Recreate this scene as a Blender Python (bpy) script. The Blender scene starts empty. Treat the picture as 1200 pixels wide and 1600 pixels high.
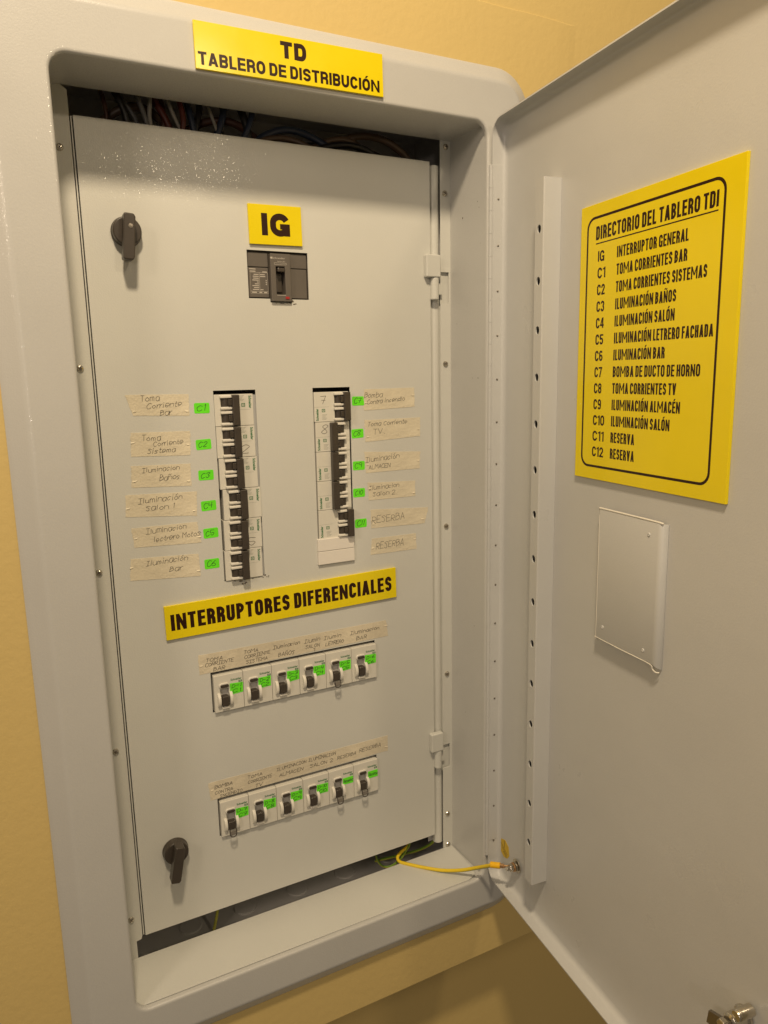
import bpy, bmesh, math, random
from mathutils import Vector, Matrix
R = math.radians
random.seed(7)
SC = bpy.context.scene
COL = SC.collection
K = 0.001                     # everything below is written in millimetres

# ------------------------------------------------------------------ camera
cam = bpy.data.cameras.new('camera'); camo = bpy.data.objects.new('camera', cam); COL.objects.link(camo)
CAM = dict(loc=(-212.19, -830.76, 267.04), pitch=-10.43, yaw=27.31, roll=-1.16, f=1156.14)
rx, ry, rz = R(CAM['pitch']), R(CAM['yaw']), R(CAM['roll'])
fw = Vector((math.sin(ry)*math.cos(rx), math.cos(ry)*math.cos(rx), math.sin(rx)))
rt = Vector((math.cos(ry), -math.sin(ry), 0)); up = rt.cross(fw)
r2 = rt*math.cos(rz) + up*math.sin(rz); u2 = up*math.cos(rz) - rt*math.sin(rz)
m = Matrix((r2, u2, -fw)).transposed().to_4x4(); m.translation = Vector(CAM['loc'])*K
camo.matrix_world = m
cam.sensor_fit = 'HORIZONTAL'; cam.sensor_width = 36; cam.lens = 36*CAM['f']/1200
cam.clip_start = 0.02; cam.clip_end = 50
SC.camera = camo

# ------------------------------------------------------------------ world and lamps
W = bpy.data.worlds.new('World'); SC.world = W; W.use_nodes = True
bg = W.node_tree.nodes['Background']; bg.inputs[0].default_value = (1.0, 0.80, 0.56, 1); bg.inputs[1].default_value = 0.13
def lamp(name, loc, target, size, power, col, size_y=None):
    l = bpy.data.lights.new(name, 'AREA'); l.shape = 'DISK'; l.size = size; l.energy = power; l.color = col
    o = bpy.data.objects.new(name, l); COL.objects.link(o); o.location = loc
    o.rotation_euler = (Vector(target)-Vector(loc)).to_track_quat('-Z', 'Y').to_euler()
    return o
WARM = (1.0, 0.80, 0.545)
lamp('ceiling_lamp', (-0.25, -0.93, 1.47), (0.08, 0.0, 0.25), 0.16, 22.5, WARM)
lamp('room_lamp', (0.49, -2.15, 1.27), (0.08, 0.0, 0.2), 0.14, 5.0, WARM)
lamp('side_fill', (-1.75, -1.45, 1.15), (0.3, -0.2, 0.2), 0.5, 11.0, (1.0, 0.81, 0.62))  # unseen fill from the left, added to brighten the door and right reveal
lamp('low_lamp', (-0.75, -2.1, 0.42), (0.2, 0.0, 0.1), 0.14, 2.4, (1.0, 0.84, 0.70))
SC.view_settings.view_transform = 'Standard'; SC.view_settings.look = 'None'
SC.view_settings.exposure = 0.0; SC.view_settings.gamma = 1.0; SC.view_settings.use_curve_mapping = False
SC.cycles.max_bounces = 8

# ------------------------------------------------------------------ materials
def mat(name, col, rough=0.5, metal=0.0, bump=None, spec=0.5, vary=0.0, vscale=6.0, coat=0.0, rvar=0.0, alpha=None):
    M = bpy.data.materials.new(name); M.use_nodes = True; nt = M.node_tree; N = nt.nodes; L = nt.links
    b = N['Principled BSDF']; b.inputs['Base Color'].default_value = (*col, 1); b.inputs['Roughness'].default_value = rough
    b.inputs['Metallic'].default_value = metal; b.inputs['Specular IOR Level'].default_value = spec
    b.inputs['Coat Weight'].default_value = coat; b.inputs['Coat Roughness'].default_value = 0.12
    tc = N.new('ShaderNodeTexCoord')
    if vary:
        n = N.new('ShaderNodeTexNoise'); n.inputs['Scale'].default_value = vscale; n.inputs['Detail'].default_value = 5
        n.inputs['Roughness'].default_value = 0.6
        L.new(tc.outputs['Object'], n.inputs['Vector'])
        r = N.new('ShaderNodeMapRange'); r.inputs[1].default_value = 0.3; r.inputs[2].default_value = 0.7
        r.inputs[3].default_value = 1-vary; r.inputs[4].default_value = 1+vary
        L.new(n.outputs['Fac'], r.inputs[0])
        mx = N.new('ShaderNodeVectorMath'); mx.operation = 'SCALE'; mx.inputs[0].default_value = col
        L.new(r.outputs[0], mx.inputs['Scale']); L.new(mx.outputs[0], b.inputs['Base Color'])
    if rvar:
        n3 = N.new('ShaderNodeTexNoise'); n3.inputs['Scale'].default_value = 14; n3.inputs['Detail'].default_value = 6
        L.new(tc.outputs['Object'], n3.inputs['Vector'])
        r3 = N.new('ShaderNodeMapRange'); r3.inputs[1].default_value = .3; r3.inputs[2].default_value = .7
        r3.inputs[3].default_value = rough-rvar; r3.inputs[4].default_value = rough+rvar
        L.new(n3.outputs['Fac'], r3.inputs[0]); L.new(r3.outputs[0], b.inputs['Roughness'])
    if bump:
        prev = None
        for sc, st, dist in bump:
            n2 = N.new('ShaderNodeTexNoise'); n2.inputs['Scale'].default_value = sc; n2.inputs['Detail'].default_value = 3
            L.new(tc.outputs['Object'], n2.inputs['Vector'])
            bp = N.new('ShaderNodeBump'); bp.inputs['Strength'].default_value = st; bp.inputs['Distance'].default_value = dist
            L.new(n2.outputs['Fac'], bp.inputs['Height'])
            if prev: L.new(prev.outputs[0], bp.inputs['Normal'])
            prev = bp
        L.new(prev.outputs[0], b.inputs['Normal'])
    return M
def sparkle_paint(name, col, rough=0.36, fleck=0.12, few=0.78, weight=0.55):
    """textured powder coat: orange peel with a few smooth, strongly tilted flecks that glint"""
    M = mat(name, col, rough, bump=[(9, 0.3, 0.0016), (650, 0.55, 0.00022)], vary=0.03, vscale=5, rvar=0.06)
    nt = M.node_tree; N = nt.nodes; L = nt.links; b = N['Principled BSDF']
    tc = [n for n in N if n.type == 'TEX_COORD'][0]
    v = N.new('ShaderNodeTexVoronoi'); v.inputs['Scale'].default_value = 1350; L.new(tc.outputs['Object'], v.inputs['Vector'])
    # a random normal per cell for the coat layer: only the cells that happen to face the lamp flash
    sub = N.new('ShaderNodeVectorMath'); sub.operation = 'SUBTRACT'; sub.inputs[1].default_value = (.5, .5, .5)
    L.new(v.outputs['Color'], sub.inputs[0])
    sca = N.new('ShaderNodeVectorMath'); sca.operation = 'SCALE'; sca.inputs['Scale'].default_value = fleck
    L.new(sub.outputs[0], sca.inputs[0])
    g = N.new('ShaderNodeNewGeometry')
    add = N.new('ShaderNodeVectorMath'); add.operation = 'ADD'; L.new(g.outputs['Normal'], add.inputs[0]); L.new(sca.outputs[0], add.inputs[1])
    nrm = N.new('ShaderNodeVectorMath'); nrm.operation = 'NORMALIZE'; L.new(add.outputs[0], nrm.inputs[0])
    L.new(nrm.outputs[0], b.inputs['Coat Normal'])
    lt = N.new('ShaderNodeMath'); lt.operation = 'LESS_THAN'; lt.inputs[1].default_value = 0.42
    L.new(v.outputs['Distance'], lt.inputs[0])
    sel = N.new('ShaderNodeSeparateColor'); L.new(v.outputs['Color'], sel.inputs[0])
    gt = N.new('ShaderNodeMath'); gt.operation = 'GREATER_THAN'; gt.inputs[1].default_value = few; L.new(sel.outputs[2], gt.inputs[0])
    mu = N.new('ShaderNodeMath'); mu.operation = 'MULTIPLY'; L.new(lt.outputs[0], mu.inputs[0]); L.new(gt.outputs[0], mu.inputs[1])
    wm = N.new('ShaderNodeMath'); wm.operation = 'MULTIPLY'; wm.inputs[1].default_value = weight; L.new(mu.outputs[0], wm.inputs[0]); L.new(wm.outputs[0], b.inputs['Coat Weight']); b.inputs['Coat Roughness'].default_value = 0.09
    return M
PAINT = sparkle_paint('cabinet_powder_coat', (0.597, 0.597, 0.555))
FRAME = sparkle_paint('frame_powder_coat', (0.515, 0.511, 0.488), 0.34, 0.18, 0.45, 1.0)
DOORP = mat('door_satin_paint', (0.53, 0.532, 0.52), 0.36, bump=[(4, 0.35, 0.004), (11, 0.3, 0.0016), (520, 0.45, 0.00022)], vary=0.05, vscale=3, rvar=0.1)
INSIDE = mat('box_interior_paint', (0.62, 0.61, 0.60), 0.5, bump=[(400, 0.3, 0.0002)], vary=0.08, vscale=12)
WALL = mat('yellow_wall_paint', (0.625, 0.468, 0.180), 0.6, bump=[(14, 0.14, 0.002), (130, 0.45, 0.0008), (420, 0.4, 0.0003)], vary=0.025, vscale=3)
SIGN = mat('yellow_acrylic', (0.80, 0.64, 0.006), 0.2, coat=0.1, spec=0.35, vary=0.03, vscale=14, bump=[(22, 0.25, 0.0008), (300, .08, .0001)], rvar=0.06)
SIGNEDGE = mat('yellow_acrylic_edge', (0.86, 0.72, 0.10), 0.2)
INK = mat('brown_black_print', (0.028, 0.009, 0.003), 0.3, spec=0.3)
PEN = mat('pencil_ink', (0.11, 0.095, 0.075), 0.7)
PENG = mat('dark_marker_ink', (0.03, 0.06, 0.02), 0.7)
BLACK = mat('black_plastic', (0.052, 0.042, 0.033), 0.36, bump=[(900, 0.2, 0.0001)], vary=0.1, vscale=60)
DGREY = mat('dark_grey_plastic', (0.115, 0.10, 0.085), 0.5, bump=[(900, 0.3, 0.0001)], vary=0.05, vscale=40)
DDGREY = mat('charcoal_plastic', (0.06, 0.05, 0.042), 0.45)
WHITE = mat('white_plastic', (0.66, 0.64, 0.57), 0.36, bump=[(300, 0.12, 0.0002)], vary=0.03, vscale=40)
WHITE2 = mat('pale_cheek_plastic', (0.72, 0.69, 0.62), 0.3)
RECESS = mat('grey_recess_plastic', (0.50, 0.485, 0.46), 0.45)
BLANKM = mat('ivory_blank_plastic', (0.76, 0.72, 0.66), 0.38)
RAWCUT = mat('bare_cut_edge', (0.10, 0.075, 0.055), 0.8)
TAPE = mat('masking_tape', (0.68, 0.615, 0.47), 0.48, bump=[(45, 0.9, 0.0016), (330, 0.8, 0.0006)], vary=0.08, vscale=35)
TAPE2 = mat('old_masking_tape', (0.635, 0.57, 0.435), 0.48, bump=[(45, 0.9, 0.0016), (330, 0.8, 0.0006)], vary=0.12, vscale=22)
GREEN = mat('fluorescent_green_label', (0.14, 0.82, 0.015), 0.5, vary=0.1, vscale=60)
GREENINK = mat('green_print', (0.03, 0.16, 0.06), 0.5)
GREYINK = mat('grey_print', (0.30, 0.31, 0.27), 0.6)
LIGHTINK = mat('pale_print', (0.52, 0.48, 0.42), 0.6)
RED = mat('red_plastic', (0.35, 0.02, 0.02), 0.4)
STEEL = mat('zinc_plated_steel', (0.62, 0.58, 0.50), 0.25, metal=1.0, bump=[(500, 0.2, 0.0002)])
DARKSTEEL = mat('dull_steel', (0.30, 0.27, 0.23), 0.35, metal=1.0)
COPPER = mat('copper_lug', (0.80, 0.50, 0.26), 0.28, metal=1.0)
YCABLE = mat('yellow_cable', (0.80, 0.58, 0.02), 0.38, vary=0.05, vscale=60)
YSLEEVE = mat('orange_yellow_sleeve', (0.90, 0.50, 0.01), 0.3)
GSTRIPE = mat('green_stripe', (0.14, 0.30, 0.03), 0.4)
YGCABLE = mat('yellow_green_cable', (0.50, 0.50, 0.06), 0.4)
CLEARG = mat('smoky_clasp_plastic', (0.20, 0.18, 0.155), 0.25)
BRAND = 'Schneider'

# ------------------------------------------------------------------ mesh helpers
class MB:
    def __init__(s): s.v = []; s.f = []; s.mi = []
    def add(s, vs, fs, mi=0):
        o = len(s.v); s.v += [tuple(p) for p in vs]; s.f += [tuple(i+o for i in f) for f in fs]; s.mi += [mi]*len(fs); return s
    def box(s, x0, x1, y0, y1, z0, z1, mi=0):
        vs = [(x0,y0,z0),(x1,y0,z0),(x1,y1,z0),(x0,y1,z0),(x0,y0,z1),(x1,y0,z1),(x1,y1,z1),(x0,y1,z1)]
        return s.add(vs, [(0,3,2,1),(4,5,6,7),(0,1,5,4),(1,2,6,5),(2,3,7,6),(3,0,4,7)], mi)
    def prism(s, poly, y0, y1, mi=0):
        """poly: (x, z) counter-clockwise seen from the front (-y); y0 = front, y1 = back"""
        n = len(poly)
        vs = [(x, y0, z) for x, z in poly] + [(x, y1, z) for x, z in poly]
        fs = [tuple(range(n)), tuple(range(2*n-1, n-1, -1))] + [(i, i+n, (i+1) % n + n, (i+1) % n) for i in range(n)]
        return s.add(vs, fs, mi)
    def prism_z(s, poly, z0, z1, mi=0):
        n = len(poly)
        vs = [(x, y, z0) for x, y in poly] + [(x, y, z1) for x, y in poly]
        fs = [tuple(range(n-1, -1, -1)), tuple(range(n, 2*n))] + [(i, (i+1) % n, (i+1) % n + n, i+n) for i in range(n)]
        return s.add(vs, fs, mi)
    def lathe(s, prof, c=(0,0,0), axis='y', n=28, mi=0):
        """prof: (radius, height along axis) list; closes at ends where radius 0"""
        vs = []; fs = []
        for r, h in prof:
            for k in range(n):
                a = 2*math.pi*k/n; ca, sa = r*math.cos(a), r*math.sin(a)
                p = {'y': (ca, h, sa), 'z': (ca, sa, h), 'x': (h, ca, sa)}[axis]
                vs.append((p[0]+c[0], p[1]+c[1], p[2]+c[2]))
        for i in range(len(prof)-1):
            for k in range(n):
                fs.append((i*n+k, i*n+(k+1) % n, (i+1)*n+(k+1) % n, (i+1)*n+k))
        fs.append(tuple(range(n-1, -1, -1))); fs.append(tuple((len(prof)-1)*n+k for k in range(n)))
        return s.add(vs, fs, mi)
    def tube(s, pts, r, n=10, mi=0, sub=6):
        P = smooth(pts, sub) if sub > 1 else [Vector(p) for p in pts]
        vs = []; fs = []; T0 = (P[1]-P[0]).normalized()
        ref = Vector((0,0,1)) if abs(T0.z) < .9 else Vector((1,0,0)); nrm = (ref - T0*ref.dot(T0)).normalized()
        for i, p in enumerate(P):
            T = (P[min(i+1, len(P)-1)]-P[max(i-1, 0)]).normalized()
            nrm = (nrm - T*nrm.dot(T)).normalized(); bn = T.cross(nrm)
            for k in range(n):
                a = 2*math.pi*k/n; vs.append(p + (nrm*math.cos(a)+bn*math.sin(a))*r)
        for i in range(len(P)-1):
            for k in range(n): fs.append((i*n+k, i*n+(k+1) % n, (i+1)*n+(k+1) % n, (i+1)*n+k))
        fs.append(tuple(range(n-1, -1, -1))); fs.append(tuple((len(P)-1)*n+k for k in range(n)))
        return s.add(vs, fs, mi)
    def mesh(s, name, mats, smooth_=False):
        me = bpy.data.meshes.new(name); me.from_pydata([(x*K, y*K, z*K) for x, y, z in s.v], [], s.f)
        for m_ in mats: me.materials.append(m_)
        if any(s.mi): me.polygons.foreach_set('material_index', s.mi)
        bm = bmesh.new(); bm.from_mesh(me); bmesh.ops.recalc_face_normals(bm, faces=bm.faces); bm.to_mesh(me); bm.free()
        if smooth_: me.shade_smooth(); me.set_sharp_from_angle(angle=R(38))
        me.update(); return me
def smooth(pts, sub=5):
    P = [Vector(p) for p in pts]
    if len(P) < 3: return P
    out = []
    for i in range(len(P)-1):
        p0 = P[max(i-1, 0)]; p1 = P[i]; p2 = P[i+1]; p3 = P[min(i+2, len(P)-1)]
        for k in range(sub):
            t = k/sub
            out.append(.5*((2*p1)+(-p0+p2)*t+(2*p0-5*p1+4*p2-p3)*t*t+(-p0+3*p1-3*p2+p3)*t**3))
    out.append(P[-1]); return out
def rrect(x0, x1, z0, z1, r, n=6):
    """rounded rectangle, counter-clockwise"""
    out = []
    for cx, cz, a0 in ((x1-r, z1-r, 0), (x0+r, z1-r, 90), (x0+r, z0+r, 180), (x1-r, z0+r, 270)):
        for k in range(n+1):
            a = R(a0+90*k/n); out.append((cx+r*math.cos(a), cz+r*math.sin(a)))
    return out
def part(name, mb, mats, parent=None, loc=(0,0,0), rot=0.0, bevel=0, smooth_=False, seg=2, auto=None):
    """one mesh object; loc in mm, relative to the parent"""
    if not isinstance(mats, (list, tuple)): mats = [mats]
    me = mb if isinstance(mb, bpy.types.Mesh) else mb.mesh(name, mats, smooth_)
    if isinstance(mb, bpy.types.Mesh) and not me.materials:
        for m_ in mats: me.materials.append(m_)
    o = bpy.data.objects.new(name, me); COL.objects.link(o)
    o.location = Vector(loc)*K; o.rotation_euler = (0, 0, rot)
    if parent: o.parent = parent
    if bevel:
        b = o.modifiers.new('bevel', 'BEVEL'); b.width = bevel*K; b.segments = seg; b.limit_method = 'ANGLE'; b.angle_limit = R(35)
        b.harden_normals = False
    if auto: me.shade_auto(auto) if hasattr(me, 'shade_auto') else None
    return o
def thing(name, label, cat, loc=(0,0,0), rot=0.0, group=None):
    o = bpy.data.objects.new(name, None); COL.objects.link(o); o.empty_display_size = 0.02
    o.location = Vector(loc)*K; o.rotation_euler = (0, 0, rot); o['label'] = label; o['category'] = cat
    if group: o['group'] = group
    return o
def copy_tree(o, parent=None):
    c = o.copy(); COL.objects.link(c)
    if parent: c.parent = parent
    for ch in list(o.children):
        copy_tree(ch, c)
    return c

# ------------------------------------------------------------------ writing
_txt = {}
def text_mesh(s, w, h, bold=0.0, name='lettering', m_=None, cap=None):
    """printed text as flat geometry fitted to width w and height h (mm), origin lower left, facing -y"""
    c = bpy.data.curves.new('t', 'FONT'); c.body = s; c.offset = bold; c.resolution_u = 4; c.fill_mode = 'FRONT'
    o = bpy.data.objects.new('t', c); COL.objects.link(o)
    bpy.context.view_layer.update()
    dg = bpy.context.evaluated_depsgraph_get(); me0 = bpy.data.meshes.new_from_object(o.evaluated_get(dg), depsgraph=dg)
    xs = [v.co.x for v in me0.vertices]; ys = [v.co.y for v in me0.vertices]
    x0, x1 = min(xs), max(xs)
    # scale by the capital height, so accents and descenders may stick out
    ch = cap if cap else cap_height(bold)
    y0 = -bold; sx = w*K/(x1-x0); sz = h*K/(ch+2*bold)
    me = bpy.data.meshes.new(name)
    me.from_pydata([((v.co.x-x0)*sx, -v.co.z, (v.co.y-y0)*sz) for v in me0.vertices], [], [tuple(p.vertices) for p in me0.polygons])
    if m_: me.materials.append(m_)
    bpy.data.objects.remove(o); bpy.data.meshes.remove(me0); bpy.data.curves.remove(c)
    return me
_cap = {}
def cap_height(bold):
    if 'c' not in _cap:
        c = bpy.data.curves.new('t', 'FONT'); c.body = 'H'
        o = bpy.data.objects.new('t', c); COL.objects.link(o); bpy.context.view_layer.update()
        dg = bpy.context.evaluated_depsgraph_get(); me0 = bpy.data.meshes.new_from_object(o.evaluated_get(dg), depsgraph=dg)
        _cap['c'] = max(v.co.y for v in me0.vertices); bpy.data.objects.remove(o)
    return _cap['c']

def ribbon(mb, P, t, y, closed=False):
    """flat stroke of width t along the polyline P (x, z), mitred, butt ends"""
    n = len(P); V = [Vector((a, b)) for a, b in P]; Lf = []; Rt = []
    for i in range(n):
        if closed: a, b, c = V[i-1], V[i], V[(i+1) % n]
        else: a, b, c = V[max(i-1, 0)], V[i], V[min(i+1, n-1)]
        d1 = (b-a).normalized() if (b-a).length > 1e-9 else (c-b).normalized(); d2 = (c-b).normalized() if (c-b).length > 1e-9 else d1
        n1 = Vector((-d1.y, d1.x)); n2 = Vector((-d2.y, d2.x)); m_ = (n1+n2)
        m_ = m_.normalized() if m_.length > 1e-6 else n1; k = min(1/max(m_.dot(n1), .35), 2.2)
        Lf.append(b+m_*k*t/2); Rt.append(b-m_*k*t/2)
    vs = [(p.x, y, p.y) for p in Lf]+[(p.x, y, p.y) for p in Rt]
    mb.add(vs, [(i, (i+1) % n, (i+1) % n+n, i+n) for i in range(n if closed else n-1)])
def earc(cx, cz, rx_, rz_, a0, a1, n=12):
    return [(cx+rx_*math.cos(R(a0+(a1-a0)*k/n)), cz+rz_*math.sin(R(a0+(a1-a0)*k/n))) for k in range(n+1)]
CW = {'I': .0, 'M': 1.02, 'N': .68, 'E': .54, 'F': .50, 'L': .48, 'T': .56, 'A': .66, 'V': .64, '1': .34, ' ': .12, 'O': .62, 'C': .60, 'G': .62, 'U': .60}
def condensed(text, w, h, t, name='lettering', m_=None):
    """heavy condensed grotesque capitals, total width w, capital height h, stem t"""
    tb = t*.84; gap = max(t*.42, h*.068)
    nat = []
    for ch in text: b = {'Ó': 'O', 'Ñ': 'N', 'É': 'E'}.get(ch, ch); nat.append((b, CW.get(b, .58)))
    fixed = gap*(len(text)-1)+sum(t for b, q in nat if b == 'I'); tot = sum(q for b, q in nat if b != 'I')
    u = (w-fixed)/tot; mb = MB(); x = 0
    for ch, (b, q) in zip(text, nat):
        cw = t if b == 'I' else q*u
        X0 = x+t/2; X1 = x+cw-t/2; cx = (X0+X1)/2; Z0 = tb/2; Z1 = h-tb/2; rx_ = (X1-X0)/2; lay = [0]
        def S(P, closed=False, tt=None): ribbon(mb, P, tt or t, -lay[0]*.012, closed); lay[0] += 1
        def H(a, c, z): mb.add([(a, -lay[0]*.012, z-tb/2), (c, -lay[0]*.012, z-tb/2), (c, -lay[0]*.012, z+tb/2), (a, -lay[0]*.012, z+tb/2)], [(0, 1, 2, 3)]); lay[0] += 1
        def Dg(xa, za, xb, zb, tw=None):   # diagonal cut level top and bottom; xa, xb are left edges
            tw = tw or t; mb.add([(xa, -lay[0]*.012, za), (xa+tw, -lay[0]*.012, za), (xb+tw, -lay[0]*.012, zb), (xb, -lay[0]*.012, zb)], [(0, 1, 2, 3)]); lay[0] += 1
        def stem(xc, z0=0, z1=h): S([(xc, z0), (xc, z1)])
        er = min(rx_*1.15, h*.30)
        def ta(q): return math.degrees(math.asin(min(.95, max(0, (h*q-(Z1-er))/er))))
        def term(q): return [(X1, h*q)] if h*q < Z1-er-1e-6 else []
        if b == 'I': stem(cx)
        elif b == 'H': stem(X0); stem(X1); H(X0, X1, h*.52)
        elif b == 'L': stem(X0); H(X0, x+cw, Z0)
        elif b in 'EF':
            stem(X0); H(X0, x+cw, Z1); H(X0, x+cw-t*.12, h*.52)
            if b == 'E': H(X0, x+cw, Z0)
        elif b == 'T': stem(cx, 0, Z1); H(x, x+cw, Z1)
        elif b == 'N': tm = t*.9; S([(x+tm/2, 0), (x+tm/2, h)], tt=tm); S([(x+cw-tm/2, 0), (x+cw-tm/2, h)], tt=tm); Dg(x+cw-t*.86, 0, x, h, t*.86)
        elif b == 'M': tm = t*.84; S([(x+tm/2, 0), (x+tm/2, h)], tt=tm); S([(x+cw-tm/2, 0), (x+cw-tm/2, h)], tt=tm); tw = t*.68; Dg(cx-tw/2, h*.30, x+t*.12, h, tw); Dg(cx-tw/2, h*.30, x+cw-tw-t*.12, h, tw)
        elif b == 'A': tw = t*1.02; Dg(x, 0, cx-tw/2, h, tw); Dg(x+cw-tw, 0, cx-tw/2, h, tw); H(x+cw*.22, x+cw*.78, h*.27)
        elif b == 'V': tw = t*1.02; Dg(cx-tw/2, 0, x, h, tw); Dg(cx-tw/2, 0, x+cw-tw, h, tw)
        elif b == 'U': S([(X0, h), (X0, Z0+er)]+earc(cx, Z0+er, rx_, er, 180, 360)[1:]+[(X1, h)])
        elif b in 'O0': S(earc(cx, Z1-er, rx_, er, 0, 180)+earc(cx, Z0+er, rx_, er, 180, 360), True)
        elif b == 'C': S(term(.69)+earc(cx, Z1-er, rx_, er, ta(.69), 180)+earc(cx, Z0+er, rx_, er, 180, 360-ta(.69))+[(a, h-c) for a, c in term(.69)])
        elif b == 'G': S(term(.69)+earc(cx, Z1-er, rx_, er, ta(.69), 180)+earc(cx, Z0+er, rx_, er, 180, 350)); S([(X1, 0), (X1, h*.47)]); H(cx, x+cw, h*.43)
        elif b == 'D': stem(X0); S([(X0, Z1), (X1-er*.8, Z1)]+earc(X1-er*.8, Z1-er, er*.8, er, 90, 0)[1:]+earc(X1-er*.8, Z0+er, er*.8, er, 0, -90)+[(X0, Z0)], tt=t*.95)
        elif b in 'PRB':
            zm = h*.47 if b != 'B' else h*.515; rr_ = (Z1-zm)/2; r_ = min(rr_, X1-X0)
            stem(X0); S([(X0, Z1), (X1-r_, Z1)]+earc(X1-r_, zm+rr_, r_, rr_, 90, -90)[1:]+[(X0, zm)], tt=t*.92)
            if b == 'R': S([(X1-r_, zm)]+earc(X1-r_*.9, zm-r_*.8, r_*.9, r_*.8, 80, 0, 6)+[(X1, 0)], tt=t*.98)
            if b == 'B': rb = (zm-Z0)/2; S([(X0, zm), (X1-r_, zm)]+earc(X1-r_, Z0+rb, r_, rb, 90, -90)[1:]+[(X0, Z0)], tt=t*.95)
        elif b == 'S':
            zm = h*.515; zt = (Z1+zm)/2; zb = (zm+Z0)/2
            S(earc(cx, zt, rx_, Z1-zt, -8, 180, 10)+[(X0+rx_*.10, zm+(zt-zm)*.42), (cx-rx_*.35, zm+(zt-zm)*.1), (cx+rx_*.35, zm-(zm-zb)*.12), (X1-rx_*.10, zm-(zm-zb)*.45)]+earc(cx, zb, rx_, zb-Z0, 0, -172, 10), tt=t*.95)
        elif b == '1': stem(X1); S([(x+t*.1, h*.80), (X1, h*.90)], tt=tb*.8)
        elif b == '2': S([(X0, h*.66)]+earc(cx, Z1-er, rx_, er, 180, -20)+[(X0+t*.1, Z0)], tt=t*.95); H(x, x+cw, Z0)
        elif b == '3':
            zm = h*.52; zt = (Z1+zm)/2; zb = (zm+Z0)/2
            S(earc(cx, zt, rx_, Z1-zt, 172, -85, 12), tt=t*.95); S(earc(cx, zb, rx_, zb-Z0, 85, -172, 12), tt=t*.95)
        elif b == '4': stem(X1-t*.3); H(x, x+cw+t*.1, h*.27); Dg(x, h*.24, X1-t*1.0, h, t*.85)
        elif b == '5': zb = h*.33; H(X0-t*.2, x+cw, Z1); S([(X0+t*.1, Z1), (X0, h*.5)]); S([(X0, h*.52)]+earc(cx, zb, rx_, zb-Z0, 120, -165, 14), tt=t*.95)
        elif b in '69':
            f = (lambda P: P) if b == '6' else (lambda P: [(2*cx-a, h-c) for a, c in P])
            zb = h*.31; S(f(earc(cx, zb, rx_, zb-Z0, 0, 360, 18)[:-1]), True, tt=t*.95); S(f([(X0, zb), (X0, Z1-er)]+earc(cx, Z1-er, rx_, er, 180, 25, 10)), tt=t*.95)
        elif b == '7': H(x, x+cw, Z1); Dg(x+cw*.18, 0, x+cw-t, h, t*.95)
        elif b == '8': zm = h*.53; S(earc(cx, (Z1+zm)/2, rx_*.95, (Z1-zm)/2, 0, 360, 16)[:-1], True, tt=t*.92); S(earc(cx, (zm+Z0)/2, rx_, (zm-Z0)/2, 0, 360, 16)[:-1], True, tt=t*.95)
        if ch in 'ÓÉ': mb.add([(cx-t*.45, 0, h*1.06), (cx+t*.25, 0, h*1.06), (cx+t*1.0, 0, h*1.24), (cx+t*.05, 0, h*1.24)], [(0, 1, 2, 3)])
        if ch == 'Ñ': S([(X0-t*.1, h*1.10), (cx-rx_*.4, h*1.18), (cx+rx_*.4, h*1.09), (X1+t*.1, h*1.17)], tt=tb*.6)
        x += cw+gap
    me = mb.mesh(name, [m_])
    return me
GL = {
'A':'00 26 40|12 32','B':'00 06|06 26 35 24 03|03 34 42 31 00','C':'45 26 04 02 10 30 41','D':'00 06|06 35 43 31 00','E':'46 06 00 40|03 33',
'G':'45 26 04 02 10 30 42 22','I':'06 46|26 20|00 40','L':'06 00 40','M':'00 06 23 46 40','N':'00 06 40 46','O':'26 04 02 20 42 44 26','P':'00 06|06 36 44 32 03',
'R':'00 06|06 36 44 33 03|13 40','S':'45 26 05 24 32 31 20 01','T':'06 46|26 20','U':'06 02 20 42 46','V':'06 20 46',
'a':'44 14 02 10 30 43|44 40','b':'06 00|03 34 42 20 00','c':'43 24 02 10 31','d':'43 14 02 10 31|46 40','e':'02 42 34 14 02 10 31','i':'14 10|15 16','l':'16 10',
'm':'00 04|03 14 23 20|23 34 43 40','n':'00 04|03 24 43 40','o':'24 02 20 42 24','r':'04 00|02 24 34','s':'43 24 03 22 31 20 00','t':'16 10 30|04 34','u':'04 01 20 41|44 40',
'v':'04 20 44','1':'15 26 20','2':'05 26 45 33 00 40','3':'05 26 45 23 42 20 01','4':'06 03 43|36 30','5':'46 06 03 33 42 20 01','6':'36 03 01 20 41 23 02',
'7':'06 46 20|13 43','8':'23 05 26 45 23 01 20 41 23','9':'43 14 05 26 45 40','0':'26 04 02 20 42 44 26','-':'03 33','.':'10 11'}
SHARP = set('AEILMNTV147-iltdn')
ACC = {'ó':('o','15 37'),'Ó':('O','27 39'),'ñ':('n','05 16 25 36'),'Ñ':('N','07 18 27 38')}
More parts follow.
